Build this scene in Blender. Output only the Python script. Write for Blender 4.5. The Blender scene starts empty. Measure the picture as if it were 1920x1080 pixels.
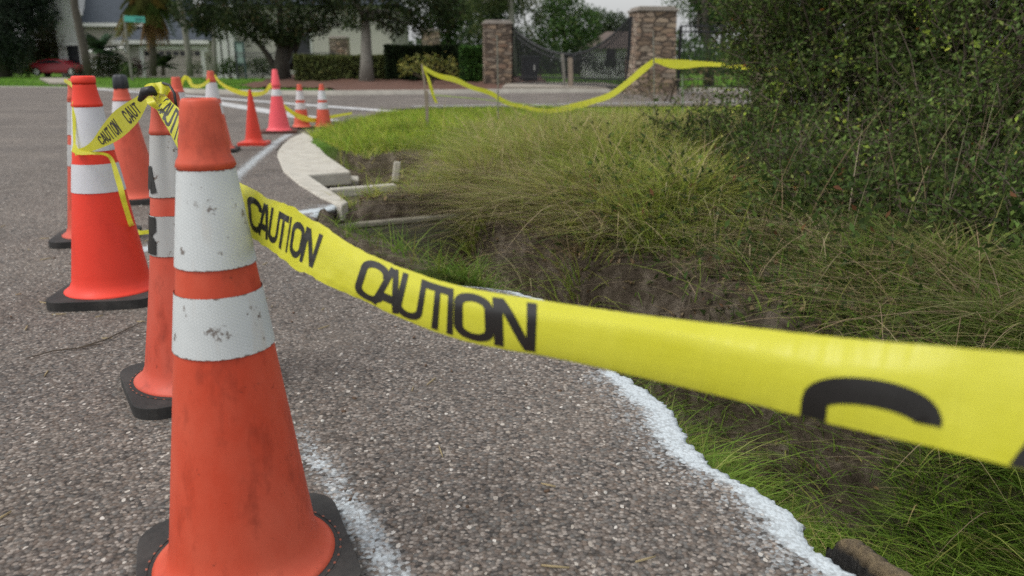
import bpy, bmesh, math, random
import numpy as np
from mathutils import Vector, Matrix, Euler
R = math.radians
rng = np.random.default_rng(7)
random.seed(7)
S = bpy.context.scene
COL = S.collection

# ---------------------------------------------------------------- camera, sky, sun, exposure
F_PX, CAM_H = 1500.0, 0.87
PITCH = math.atan(425 / F_PX)
cam_d = bpy.data.cameras.new('camera')
cam_d.sensor_width = 36.0
cam_d.lens = 36.0 * F_PX / 1920
cam_d.clip_start = 0.02
cam_d.clip_end = 3000
cam_d.dof.use_dof = True
cam_d.dof.focus_distance = 1.85
cam_d.dof.aperture_fstop = 3.8
cam = bpy.data.objects.new('camera', cam_d)
COL.objects.link(cam)
cam.location = (0, 0, CAM_H)
cam.rotation_euler = (math.pi / 2 - PITCH, 0, 0)
S.camera = cam

SUN_EL, SUN_AZ = R(58), R(-115)          # azimuth measured from +Y towards +X
world = bpy.data.worlds.new('World')
S.world = world
world.use_nodes = True
wn = world.node_tree
wn.nodes.clear()
w_out = wn.nodes.new('ShaderNodeOutputWorld')
w_bg = wn.nodes.new('ShaderNodeBackground')
w_hs = wn.nodes.new('ShaderNodeHueSaturation')
w_sky = wn.nodes.new('ShaderNodeTexSky')
w_sky.sky_type = 'NISHITA'
w_sky.sun_disc = False
w_sky.sun_elevation = SUN_EL
w_sky.sun_rotation = SUN_AZ
w_sky.dust_density = 4.0
w_sky.air_density = 1.4
w_hs.inputs['Saturation'].default_value = 0.22
w_bg.inputs['Strength'].default_value = 0.11
# an even overcast layer over the clear sky
w_add = wn.nodes.new('ShaderNodeMix'); w_add.data_type = 'RGBA'; w_add.blend_type = 'ADD'
w_add.inputs[0].default_value = 1.0
w_add.inputs[7].default_value = (3.3, 3.4, 3.5, 1)
wn.links.new(w_sky.outputs[0], w_hs.inputs['Color'])
wn.links.new(w_hs.outputs[0], w_add.inputs[6])
wn.links.new(w_add.outputs[2], w_bg.inputs['Color'])
wn.links.new(w_bg.outputs[0], w_out.inputs['Surface'])

sun_d = bpy.data.lights.new('sun', 'SUN')
sun_d.energy = 1.1
sun_d.angle = R(24)
sun_d.color = (1.0, 0.96, 0.9)
sun = bpy.data.objects.new('sun', sun_d)
COL.objects.link(sun)
sdir = Vector((math.sin(SUN_AZ) * math.cos(SUN_EL), math.cos(SUN_AZ) * math.cos(SUN_EL), math.sin(SUN_EL)))
sun.rotation_euler = sdir.to_track_quat('Z', 'Y').to_euler()

S.view_settings.view_transform = 'Standard'
S.view_settings.look = 'None'
S.view_settings.exposure = 0.0
S.view_settings.gamma = 1.0
S.render.engine = 'CYCLES'
S.cycles.use_denoising = False
S.cycles.max_bounces = 6
S.cycles.diffuse_bounces = 3
S.cycles.transparent_max_bounces = 6

# ---------------------------------------------------------------- measuring helpers
CP, SP = math.cos(PITCH), math.sin(PITCH)
def ray(px, py):
    a = (px - 960) / F_PX
    b = -(py - 540) / F_PX
    return np.array([a, CP + b * SP, -SP + b * CP])
def gp(px, py, z=0.0):
    r = ray(px, py); t = (z - CAM_H) / r[2]
    p = r * t; return np.array([p[0], p[1], z])
def at(px, py, Y):
    r = ray(px, py); p = r * (Y / r[1]); p[2] += CAM_H
    return p
def ad(px, py, d):                       # a point at camera depth d
    p = ray(px, py) * d; p[2] += CAM_H
    return p

# ---------------------------------------------------------------- object helpers
def tag(o, label=None, cat=None, group=None, kind=None):
    if label: o['label'] = label
    if cat: o['category'] = cat
    if group: o['group'] = group
    if kind: o['kind'] = kind
    return o
def empty(name, loc, rz=0.0, label=None, cat=None, group=None):
    o = bpy.data.objects.new(name, None)
    o.empty_display_size = 0.1
    COL.objects.link(o)
    o.location = loc
    o.rotation_euler = (0, 0, rz)
    return tag(o, label, cat, group)
def link(name, me, mat=None, parent=None, loc=None):
    o = bpy.data.objects.new(name, me)
    COL.objects.link(o)
    if mat: me.materials.append(mat)
    if parent: o.parent = parent
    if loc is not None: o.location = loc
    return o
def fastmesh(name, V, Q=None, T=None, tint=None, smooth=False, uv=None):
    me = bpy.data.meshes.new(name)
    V = np.asarray(V, dtype=np.float32).reshape(-1, 3)
    nq = 0 if Q is None else len(Q)
    nt = 0 if T is None else len(T)
    loops = np.concatenate([np.asarray(Q, np.int32).ravel() if nq else np.zeros(0, np.int32),
                            np.asarray(T, np.int32).ravel() if nt else np.zeros(0, np.int32)])
    starts = np.concatenate([np.arange(nq) * 4, nq * 4 + np.arange(nt) * 3]).astype(np.int32)
    me.vertices.add(len(V)); me.vertices.foreach_set('co', V.ravel())
    me.loops.add(len(loops)); me.loops.foreach_set('vertex_index', loops)
    me.polygons.add(nq + nt); me.polygons.foreach_set('loop_start', starts)
    if smooth: me.polygons.foreach_set('use_smooth', np.ones(nq + nt, bool))
    me.update(calc_edges=True)
    if tint is not None:
        a = me.color_attributes.new('tint', 'FLOAT_COLOR', 'POINT')
        c = np.ones((len(V), 4), np.float32); c[:, :3] = tint
        a.data.foreach_set('color', c.ravel())
    if uv is not None:
        l = me.uv_layers.new(name='UVMap')
        l.data.foreach_set('uv', np.asarray(uv, np.float32)[loops].ravel())
    return me

class MB:
    """collects simple solids into one mesh"""
    def __init__(s): s.v = []; s.f = []
    def add(s, vs, fs):
        n = len(s.v); s.v += [tuple(p) for p in vs]; s.f += [tuple(i + n for i in f) for f in fs]
    def box(s, c, d, rz=0.0, M=None):
        x, y, z = d[0] / 2, d[1] / 2, d[2] / 2
        vs = [Vector((sx * x, sy * y, sz * z)) for sx in (-1, 1) for sy in (-1, 1) for sz in (-1, 1)]
        m = (M if M is not None else Matrix.Rotation(rz, 3, 'Z'))
        vs = [m @ v + Vector(c) for v in vs]
        s.add(vs, [(0, 1, 3, 2), (4, 6, 7, 5), (0, 4, 5, 1), (2, 3, 7, 6), (0, 2, 6, 4), (1, 5, 7, 3)])
    def tube(s, pts, rad, n=6, cap=True):
        pts = [Vector(p) for p in pts]
        if not hasattr(rad, '__len__'): rad = [rad] * len(pts)
        rings = []
        for i, p in enumerate(pts):
            d = (pts[min(i + 1, len(pts) - 1)] - pts[max(i - 1, 0)])
            if d.length < 1e-9: d = Vector((0, 0, 1))
            d.normalize()
            u = d.orthogonal() if abs(d.z) > .9 else d.cross(Vector((0, 0, 1)))
            u.normalize(); w = d.cross(u)
            rings.append([p + (u * math.cos(2 * math.pi * k / n) + w * math.sin(2 * math.pi * k / n)) * rad[i] for k in range(n)])
        vs = [q for r_ in rings for q in r_]
        fs = []
        for i in range(len(pts) - 1):
            for k in range(n):
                k2 = (k + 1) % n
                fs.append((i * n + k, i * n + k2, (i + 1) * n + k2, (i + 1) * n + k))
        if cap:
            fs.append(tuple(range(n))[::-1]); fs.append(tuple((len(pts) - 1) * n + k for k in range(n)))
        s.add(vs, fs)
    def prism(s, poly, z0, z1):
        n = len(poly)
        a = sum(poly[i][0] * poly[(i + 1) % n][1] - poly[(i + 1) % n][0] * poly[i][1] for i in range(n))
        if a < 0: poly = poly[::-1]
        vs = [(p[0], p[1], z0) for p in poly] + [(p[0], p[1], z1) for p in poly]
        fs = [tuple(range(n))[::-1], tuple(range(n, 2 * n))]
        for i in range(n): fs.append((i, (i + 1) % n, n + (i + 1) % n, n + i))
        s.add(vs, fs)
    def lathe(s, prof, n=48, dent=None):
        vs = []; fs = []
        for (r_, z) in prof:
            for k in range(n):
                a = 2 * math.pi * k / n
                q = r_ + (dent(a, z) if dent else 0)
                vs.append((q * math.cos(a), q * math.sin(a), z))
        for i in range(len(prof) - 1):
            for k in range(n):
                k2 = (k + 1) % n
                fs.append((i * n + k, i * n + k2, (i + 1) * n + k2, (i + 1) * n + k))
        s.add(vs, fs)
    def mesh(s, name, smooth=False):
        me = bpy.data.meshes.new(name)
        me.from_pydata(s.v, [], s.f); me.update()
        if smooth:
            me.polygons.foreach_set('use_smooth', np.ones(len(me.polygons), bool))
        return me
    def build(s, name, mat, parent=None, smooth=False, bevel=0.0, seg=2, loc=None):
        o = link(name, s.mesh(name, smooth), mat, parent, loc)
        if bevel:
            m = o.modifiers.new('bevel', 'BEVEL'); m.width = bevel; m.segments = seg; m.limit_method = 'ANGLE'; m.angle_limit = R(35)
        return o

# ---------------------------------------------------------------- materials
def newmat(name):
    m = bpy.data.materials.new(name); m.use_nodes = True
    nt = m.node_tree; b = nt.nodes['Principled BSDF']
    return m, nt, b
def N(nt, t, **kw):
    n = nt.nodes.new(t)
    for k, v in kw.items():
        if k in n.inputs: n.inputs[k].default_value = v
        else: setattr(n, k, v)
    return n
def ramp(nt, fac, stops, interp='LINEAR'):
    r_ = nt.nodes.new('ShaderNodeValToRGB'); r_.color_ramp.interpolation = interp
    el = r_.color_ramp.elements
    while len(el) < len(stops): el.new(0.5)
    for e, (p, c) in zip(el, stops):
        e.position = p; e.color = (*c, 1) if len(c) == 3 else c
    nt.links.new(fac, r_.inputs[0]); return r_.outputs[0]
def mix(nt, fac, a, b, blend='MIX'):
    m = nt.nodes.new('ShaderNodeMix'); m.data_type = 'RGBA'; m.blend_type = blend
    for sock, val in ((m.inputs[0], fac), (m.inputs[6], a), (m.inputs[7], b)):
        if isinstance(val, bpy.types.NodeSocket): nt.links.new(val, sock)
        elif isinstance(val, tuple): sock.default_value = (*val, 1) if len(val) == 3 else val
        else: sock.default_value = val
    return m.outputs[2]
def math_n(nt, op, a, b=None, c=None, clamp=False):
    m = nt.nodes.new('ShaderNodeMath'); m.operation = op; m.use_clamp = clamp
    for i, v in enumerate((a, b, c)):
        if v is None: continue
        if isinstance(v, bpy.types.NodeSocket): nt.links.new(v, m.inputs[i])
        else: m.inputs[i].default_value = v
    return m.outputs[0]
def coords(nt, out='Object'):
    return nt.nodes.new('ShaderNodeTexCoord').outputs[out]
def noise(nt, vec, scale, detail=4, rough=.6, out=0):
    n = nt.nodes.new('ShaderNodeTexNoise'); n.inputs['Scale'].default_value = scale
    n.inputs['Detail'].default_value = detail; n.inputs['Roughness'].default_value = rough
    nt.links.new(vec, n.inputs['Vector']); return n.outputs[out]
def mapping(nt, vec, scale=(1, 1, 1), rot=(0, 0, 0), loc=(0, 0, 0)):
    m = nt.nodes.new('ShaderNodeMapping')
    m.inputs['Scale'].default_value = scale; m.inputs['Rotation'].default_value = rot; m.inputs['Location'].default_value = loc
    nt.links.new(vec, m.inputs[0]); return m.outputs[0]
def bump(nt, b, h, strength=.3, dist=.01):
    n = nt.nodes.new('ShaderNodeBump'); n.inputs['Strength'].default_value = strength; n.inputs['Distance'].default_value = dist
    nt.links.new(h, n.inputs['Height']); nt.links.new(n.outputs[0], b.inputs['Normal'])
def simple(name, col, rough=.6, var=.25, scale=8.0, metal=0.0, bmp=0.0, stain=None):
    """a colour broken up by two scales of mottling"""
    m, nt, b = newmat(name)
    v = coords(nt)
    n1 = noise(nt, v, scale, 6); n2 = noise(nt, v, scale * 5.3, 3)
    f = math_n(nt, 'ADD', math_n(nt, 'MULTIPLY', n1, .7), math_n(nt, 'MULTIPLY', n2, .3))
    lo = tuple(c * (1 - var) for c in col); hi = tuple(min(1, c * (1 + var)) for c in col)
    c = ramp(nt, f, [(.3, lo), (.7, hi)])
    if stain:
        s_ = ramp(nt, noise(nt, mapping(nt, v, (1, 1, .25)), scale * .6, 7, .7), [(.5, (0, 0, 0)), (.72, (1, 1, 1))])
        c = mix(nt, math_n(nt, 'MULTIPLY', s_, stain[1]), c, stain[0])
    nt.links.new(c, b.inputs['Base Color'])
    b.inputs['Roughness'].default_value = rough; b.inputs['Metallic'].default_value = metal
    if bmp: bump(nt, b, f, bmp, .02)
    return m
def leafmat(name, trans=.25, rough=.45, spec=.3):
    m, nt, b = newmat(name)
    a = nt.nodes.new('ShaderNodeAttribute'); a.attribute_name = 'tint'
    nt.links.new(a.outputs[0], b.inputs['Base Color'])
    b.inputs['Roughness'].default_value = rough
    b.inputs['Specular IOR Level'].default_value = spec
    tr = nt.nodes.new('ShaderNodeBsdfTranslucent'); nt.links.new(a.outputs[0], tr.inputs[0])
    mx = nt.nodes.new('ShaderNodeMixShader'); mx.inputs[0].default_value = trans
    nt.links.new(b.outputs[0], mx.inputs[1]); nt.links.new(tr.outputs[0], mx.inputs[2])
    nt.links.new(mx.outputs[0], nt.nodes['Material Output'].inputs[0])
    return m

M_leaf = leafmat('leaf', .3, .6, .12)
M_blade = leafmat('grass_blade', .4, .6, .12)
M_stem = leafmat('dry_stem', .15, .7, .1)
M_bark = simple('bark', (.07, .06, .05), .9, .45, 6, bmp=.6)
M_greybark = simple('grey_bark', (.2, .19, .165), .9, .35, 7, bmp=.5)
M_palmbark = simple('palm_bark', (.085, .07, .06), .9, .4, 9, bmp=.6)
M_twig = simple('twig_bark', (.09, .07, .05), .9, .3, 40)
M_wood = simple('weathered_wood', (.27, .22, .17), .85, .3, 25, bmp=.3)
M_conc = simple('concrete', (.48, .455, .395), .9, .2, 9, bmp=.25, stain=((.24, .2, .15), .55))
M_oldconc = simple('old_concrete', (.15, .14, .105), .95, .4, 5, bmp=.6, stain=((.04, .05, .025), .8))
M_iron = simple('black_iron', (.012, .013, .016), .45, .2, 20)
M_white = simple('white_paint', (.7, .7, .67), .6, .06, 4)
M_roof = simple('roof_shingle', (.05, .062, .078), .9, .15, 3)
M_wall = simple('beige_siding', (.44, .42, .37), .85, .08, 2)
M_shing = simple('pale_shingle_siding', (.55, .56, .55), .85, .15, 6)
M_gdoor = simple('garage_door_paint', (.42, .37, .34), .6, .06, 2)
M_glass = simple('dark_glass', (.02, .022, .025), .1, .2, 3)
M_brownroof = simple('brown_roof', (.12, .09, .075), .9, .2, 3)
M_tyre = simple('tyre_rubber', (.02, .02, .02), .8, .2, 20)
M_rim = simple('alloy_rim', (.6, .6, .6), .35, .1, 20, metal=.7)
M_carred = simple('red_car_paint', (.3, .012, .025), .22, .05, 4)
M_teal = simple('sign_green', (.06, .36, .31), .5, .1, 10)
M_tealdark = simple('sign_dark_green', (.02, .16, .15), .5, .1, 10)
M_signboard = simple('dark_green_paint', (.02, .045, .045), .5, .2, 10)
M_bin = simple('dark_plastic', (.02, .024, .03), .5, .2, 10)
M_strap = simple('black_strap', (.012, .012, .013), .5, .2, 30)

def rubber_mat():
    m, nt, b = newmat('black_rubber')
    v = coords(nt)
    n = noise(nt, v, 14, 8, .7)
    c = ramp(nt, n, [(.3, (.012, .012, .012)), (.7, (.035, .034, .032))])
    dust = ramp(nt, noise(nt, v, 5, 8, .75), [(.48, (0, 0, 0)), (.8, (1, 1, 1))])
    c = mix(nt, math_n(nt, 'MULTIPLY', dust, .55), c, (.12, .11, .1))
    nt.links.new(c, b.inputs['Base Color']); b.inputs['Roughness'].default_value = .8
    bump(nt, b, noise(nt, v, 90, 3), .25, .004)
    return m
M_rubber = rubber_mat()
M_peg = simple('orange_brown_vinyl', (.3, .09, .05), .7, .3, 60)

def cone_mat(name, col, fade, dirt=.4, faded=.35):
    """sun-bleached, scuffed vinyl; UV is (arc, height) in metres"""
    m, nt, b = newmat(name)
    v = coords(nt)
    n1 = noise(nt, mapping(nt, v, (1, 1, .55)), 5.5, 8, .65)
    f = ramp(nt, n1, [(.36, (0, 0, 0)), (.68, (1, 1, 1))])
    c = mix(nt, math_n(nt, 'MULTIPLY', f, faded), col, fade)
    # long dark scuffs and smears
    sc = noise(nt, mapping(nt, v, (5.5, 5.5, 2.4), rot=(.5, .2, 0)), 2.6, 9, .72)
    d = ramp(nt, sc, [(.52, (0, 0, 0)), (.76, (1, 1, 1))])
    c = mix(nt, math_n(nt, 'MULTIPLY', d, dirt), c, tuple(x * .22 for x in col))
    # small marks
    sp = noise(nt, v, 45, 4, .7)
    d2 = ramp(nt, sp, [(.66, (0, 0, 0)), (.72, (1, 1, 1))])
    # thin scratches
    sk = noise(nt, mapping(nt, v, (60, 60, 4), rot=(0, .5, .2)), 3.0, 4, .6)
    d3 = ramp(nt, sk, [(.70, (0, 0, 0)), (.76, (1, 1, 1))])
    c = mix(nt, math_n(nt, 'MULTIPLY', d3, dirt * .35), c, tuple(min(1, x * 1.2 + .08) for x in fade))
    c = mix(nt, math_n(nt, 'MULTIPLY', d2, dirt * .9), c, (.05, .02, .015))
    nt.links.new(c, b.inputs['Base Color'])
    b.inputs['Roughness'].default_value = .5
    rr = ramp(nt, n1, [(.3, (.4, .4, .4)), (.7, (.62, .62, .62))])
    nt.links.new(rr, b.inputs['Roughness'])
    b.inputs['Specular IOR Level'].default_value = .35
    bump(nt, b, noise(nt, v, 30, 5), .08, .004)
    return m
M_cone_old = cone_mat('faded_orange_vinyl', (.57, .066, .028), (.7, .15, .085), .7, .6)
M_cone_new = cone_mat('bright_orange_vinyl', (.82, .048, .024), (.86, .075, .04), .25, .4)
M_cone_pale = cone_mat('bleached_orange_vinyl', (.58, .078, .042), (.62, .15, .1), .75, .65)
M_cone_mid = cone_mat('worn_orange_vinyl', (.66, .1, .055), (.68, .15, .1), .5, .5)
M_cone_red = cone_mat('red_vinyl', (.62, .045, .025), (.66, .07, .04), .3, .4)
M_cone_pink = cone_mat('pink_orange_vinyl', (.85, .1, .125), (.88, .15, .17), .2, .4)

def collar_mat(name, col, dirt, stain):
    m, nt, b = newmat(name)
    uv = coords(nt, 'UV'); v = coords(nt)
    # diamond cells of reflective sheeting
    br = nt.nodes.new('ShaderNodeTexBrick'); br.offset = .5
    br.inputs['Scale'].default_value = 1.0
    br.inputs['Mortar Size'].default_value = .0006; br.inputs['Mortar Smooth'].default_value = .3
    br.inputs['Brick Width'].default_value = .0056; br.inputs['Row Height'].default_value = .0048
    br.inputs['Color1'].default_value = (1, 1, 1, 1); br.inputs['Color2'].default_value = (.97, .97, .97, 1); br.inputs['Mortar'].default_value = (.84, .86, .86, 1)
    nt.links.new(mapping(nt, uv, rot=(0, 0, R(28))), br.inputs['Vector'])
    base = ramp(nt, noise(nt, v, 9, 6), [(.3, tuple(x * .88 for x in col)), (.7, col)])
    c = mix(nt, 1.0, base, br.outputs['Color'], 'MULTIPLY')
    # rusty run-down stain
    st = ramp(nt, noise(nt, mapping(nt, v, (1, 1, .16), loc=(.37, .2, .1)), 9, 6, .6), [(.49, (0, 0, 0)), (.7, (1, 1, 1))])
    c = mix(nt, math_n(nt, 'MULTIPLY', st, stain), c, (.5, .36, .24))
    # nicks and dark scabs
    nk = ramp(nt, noise(nt, v, 33, 7, .72), [(.605, (0, 0, 0)), (.65, (1, 1, 1))])
    c = mix(nt, math_n(nt, 'MULTIPLY', nk, dirt), c, (.12, .085, .065))
    # worn away along the two edges (UV v runs 0..1 per collar in the second coordinate of 'edge')
    a = nt.nodes.new('ShaderNodeAttribute'); a.attribute_name = 'tint'
    e = math_n(nt, 'ADD', a.outputs['Fac'], math_n(nt, 'MULTIPLY', math_n(nt, 'SUBTRACT', noise(nt, v, 75, 4, .7), .5), 1.1))
    e = ramp(nt, e, [(.72, (0, 0, 0)), (.82, (1, 1, 1))])
    c = mix(nt, math_n(nt, 'MULTIPLY', e, min(1, dirt * 1.1)), c, (.16, .12, .1))
    nt.links.new(c, b.inputs['Base Color'])
    b.inputs['Roughness'].default_value = .42
    bump(nt, b, br.outputs['Fac'], .12, .002)
    return m
M_col_old = collar_mat('dirty_reflective_white', (.68, .71, .71), .85, .65)
M_col_new = collar_mat('clean_reflective_white', (.72, .72, .76), .15, .1)
M_col_grey = collar_mat('grey_dirty_reflective', (.47, .47, .46), .9, .35)
M_col_pale = collar_mat('pale_reflective', (.68, .66, .68), .35, .2)

def tape_mat():
    m, nt, b = newmat('yellow_plastic_film')
    v = coords(nt)
    c = ramp(nt, noise(nt, v, 14, 4), [(.3, (.74, .72, .045)), (.7, (.8, .78, .075))])
    nt.links.new(c, b.inputs['Base Color'])
    b.inputs['Roughness'].default_value = .33
    b.inputs['Specular IOR Level'].default_value = .5
    tr = nt.nodes.new('ShaderNodeBsdfTranslucent'); nt.links.new(c, tr.inputs[0])
    mx = nt.nodes.new('ShaderNodeMixShader'); mx.inputs[0].default_value = .36
    nt.links.new(b.outputs[0], mx.inputs[1]); nt.links.new(tr.outputs[0], mx.inputs[2])
    nt.links.new(mx.outputs[0], nt.nodes['Material Output'].inputs[0])
    uv = coords(nt, 'UV')
    cr = math_n(nt, 'ADD', noise(nt, mapping(nt, uv, (.5, 5, 1)), 2.2, 6, .65), math_n(nt, 'MULTIPLY', noise(nt, mapping(nt, uv, (3, 2.2, 1), (0, 0, .6)), 2.0, 3, .5), .5))
    bump(nt, b, cr, .1, .006)
    return m
M_tape = tape_mat()
M_ink = simple('black_ink', (.014, .013, .012), .4, .2, 30)

# ---------------------------------------------------------------- road outline (world metres)
EDGE = np.array([  # right edge of the asphalt: y, x
    (-4, 1.6), (-1, 1.12), (0, .9), (.8, .74), (1.21, .625), (1.35, .575), (1.48, .545), (1.67, .465), (1.85, .405), (2.08, .345), (2.4, .26), (2.7, .16), (2.95, .11),
    (3.04, .02), (3.1, -.12), (3.14, -.26), (3.2, -.42), (3.45, -.6), (3.72, -.8), (4.09, -1.0), (4.38, -1.08), (4.62, -1.14), (4.8, -1.16), (4.92, -1.08), (5.07, -1.1), (5.5, -1.27), (6.02, -1.47), (7.0, -1.86),
    (7.7, -2.2), (8.3, -2.42), (9.0, -2.55), (9.4, -2.56), (10.0, -2.52), (11, -2.5), (12.5, -2.45), (14, -2.35), (15.2, -2.1), (15.6, -1.9)])
def xedge(y): return np.interp(y, EDGE[:, 0], EDGE[:, 1])
def vnoise(x, seed=0):
    """1-D value noise, several octaves"""
    x = np.asarray(x, float); out = np.zeros_like(x); a = 1.0
    for o in range(5):
        r_ = np.random.default_rng(seed + o).uniform(-1, 1, 4096)
        i = np.floor(x).astype(int); t = x - i; t = t * t * (3 - 2 * t)
        out += a * (r_[i % 4096] * (1 - t) + r_[(i + 1) % 4096] * t)
        x = x * 2.13 + 11.7; a *= .55
    return out
def vnoise2(x, y, seed=0, octv=4):
    out = np.zeros(np.broadcast(x, y).shape); a = 1.0
    x = np.asarray(x, float); y = np.asarray(y, float)
    for o in range(octv):
        g_ = np.random.default_rng(seed + o).uniform(-1, 1, (256, 256))
        i = np.floor(x).astype(int); j = np.floor(y).astype(int)
        u = x - i; v = y - j; u = u * u * (3 - 2 * u); v = v * v * (3 - 2 * v)
        f = lambda p, q: g_[p % 256, q % 256]
        out += a * ((f(i, j) * (1 - u) + f(i + 1, j) * u) * (1 - v) + (f(i, j + 1) * (1 - u) + f(i + 1, j + 1) * u) * v)
        x = x * 2.07 + 5.3; y = y * 2.07 + 9.1; a *= .5
    return out
def sstep(t):
    t = np.clip(t, 0, 1); return t * t * (3 - 2 * t)

DIT = np.array([(-1.2, 1.75), (.6, 1.22), (1.6, 1.0), (2.6, .68), (3.5, .1), (4.3, -.5), (4.9, -.72), (5.4, -.8)])  # y, x
def ground_h(x, y):
    x = np.asarray(x, float); y = np.asarray(y, float)
    xd = np.interp(y, DIT[:, 0], DIT[:, 1])
    s = (x - xd) * .86
    wob = .07 * vnoise2(x * 2.5, y * 2.5, 18) - .12 * (1 - sstep((y - 1.6) / .9))
    dep = np.where(s < 0, sstep(1 + s / np.where(y > 3, .45, .6)) * .78, .62 * sstep(1 - (s + wob - .3) / (.26 + .45 * (1 - sstep((y - 1.6) / .9)))) + .16 * sstep(1 - (s - .3) / 1.0))
    q = (x + .97) * -.435 + (y - 5.0) * .9
    dep = dep * (1 - sstep((q + .05) / .1))
    dep = dep * sstep((y + 1.5) / 1.0)
    h = .03 + .13 * sstep((s - .2) / 1.0) * sstep((8 - y) / 3) + np.where(q > 0, -.05, 0)
    # the berm of the grass island
    h = h + .16 * np.exp(-(((x - .6) / 2.2) ** 2 + ((y - 7.6) / 2.2) ** 2)) + .1 * np.exp(-(((x + 1.0) / 1.0) ** 2 + ((y - 9.2) / 1.5) ** 2))
    # washed-out hollow behind the headwall
    wx = sstep((x - np.interp(y, [5, 5.3, 6.3, 7.0], [-1.2, -1.35, -1.75, -1.55])) / .1) * sstep((-.62 - .08 * np.sin(y * 9) - x) / .16)
    wy = sstep((y - 5.32) / .08) * sstep((7.0 + .12 * np.sin(x * 6) - y) / .1)
    h = h - (.2 + .05 * vnoise2(x * 6, y * 6, 19)) * wx * wy
    h = h - dep + .02 * vnoise2(x * 2.2, y * 2.2, 3) * sstep((12 - y) / 4) + .012 * vnoise2(x * 7, y * 7, 5, 3) * sstep((10 - y) / 3)
    h = h - .3 * sstep((y - 36) / 28)
    # under the concrete gutter
    pr = np.interp(y, [5.0, 5.2, 5.75, 6.35, 6.45, 6.85, 7.9, 8.9, 9.6], [-1.0, -1.0, -1.3, -1.6, -1.2, -1.25, -1.85, -2.25, -2.4])
    h = np.where((x < pr + .03) & (y > 5.0) & (y < 9.9), np.minimum(h, -.06), h)
    # under the asphalt
    under = sstep((xedge(y) - x + .02) / .05)
    road_near = np.where(y < 15.6, under, 0)
    far = ((y > far_near(x) - .05) & (y < far_kerb(x) + .3))
    left = (x < -2.3) & (y >= 15.5) & (y < far_kerb(x) + .3)
    h = np.where(far | left, np.minimum(h, -.12), h * (1 - road_near) + np.minimum(h, -.15) * road_near)
    return h
def far_kerb(x): return np.interp(x, [-80, -40, -20, -15, -11, -8.6, -5.2, -1.5, 0, 12, 60], [50, 38, 29.8, 28.3, 25, 22.9, 21.9, 22.8, 23.4, 25, 27])
def far_near(x): return np.interp(x, [-2.45, -1.9, -.5, 3, 60], [15.4, 15.75, 16.2, 16.6, 17.5])

# ---------------------------------------------------------------- ground sheet
def ground_mat():
    m, nt, b = newmat('earth_and_turf')
    v = coords(nt)
    a = nt.nodes.new('ShaderNodeAttribute'); a.attribute_name = 'tint'
    soil = ramp(nt, noise(nt, v, 9, 8, .7), [(.3, (.045, .034, .025)), (.5, (.12, .095, .07)), (.72, (.28, .235, .185))])
    turf = ramp(nt, noise(nt, v, 17, 9, .8), [(.3, (.02, .03, .009)), (.5, (.065, .095, .022)), (.72, (.16, .17, .06))])
    lawn = ramp(nt, noise(nt, mapping(nt, v, (.6, .6, .6)), 2.5, 9, .75), [(.3, (.06, .13, .018)), (.55, (.105, .2, .028)), (.75, (.17, .23, .045))])
    sp = nt.nodes.new('ShaderNodeSeparateColor'); nt.links.new(a.outputs[0], sp.inputs[0])
    c = mix(nt, sp.outputs[1], soil, turf); c = mix(nt, sp.outputs[2], c, lawn)
    nt.links.new(c, b.inputs['Base Color']); b.inputs['Roughness'].default_value = .95
    b.inputs['Specular IOR Level'].default_value = .1
    bump(nt, b, noise(nt, v, 22, 9, .75), .9, .05)
    return m
def axis(parts):
    out = []
    for a_, b_, st in parts: out.append(np.arange(a_, b_, st))
    return np.concatenate(out)
gx = np.concatenate([-np.geomspace(600, 6.2, 40), axis([(-6, -2.8, .2), (-2.8, 3.2, .045), (3.2, 8, .2)]), np.geomspace(8, 600, 40)])
gy = np.concatenate([-np.geomspace(300, 3, 16), axis([(-2.8, .2, .2), (.2, 8.2, .045), (8.2, 18, .12), (18, 34, .4)]), np.geomspace(34, 1200, 45)])
GX, GY = np.meshgrid(gx, gy)
GZ = ground_h(GX, GY)
q_ = (GX + .97) * -.435 + (GY - 5.0) * .9
sd_ = (GX - np.interp(GY, DIT[:, 0], DIT[:, 1])) * .86
turf_ = np.clip(.62 + .5 * vnoise2(GX * 1.6, GY * 1.6, 21), 0, 1)
turf_ = np.where((sd_ > .12) & (sd_ < .75) & (GY < 5.4) & (GY > 2.4), turf_ * .05, turf_)
turf_ = np.where((GY > 3.3) & (GY < 5.3) & (sd_ < .7), turf_ * .12, turf_)
turf_ = np.where((GX > -1.9) & (GX < 0) & (GY > 4.9) & (GY < 7.6), turf_ * .1, turf_)
lawn_ = sstep((GY - 7.2) / 1.2)
tint_ = np.stack([np.zeros_like(turf_), turf_, lawn_], -1).reshape(-1, 3)
ny, nx = GX.shape
idx = np.arange(ny * nx).reshape(ny, nx)
Qs = np.stack([idx[:-1, :-1], idx[:-1, 1:], idx[1:, 1:], idx[1:, :-1]], -1).reshape(-1, 4)
g_o = link('ground', fastmesh('ground', np.stack([GX, GY, GZ], -1), Qs, tint=tint_, smooth=True), ground_mat())
tag(g_o, kind='structure')

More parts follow.
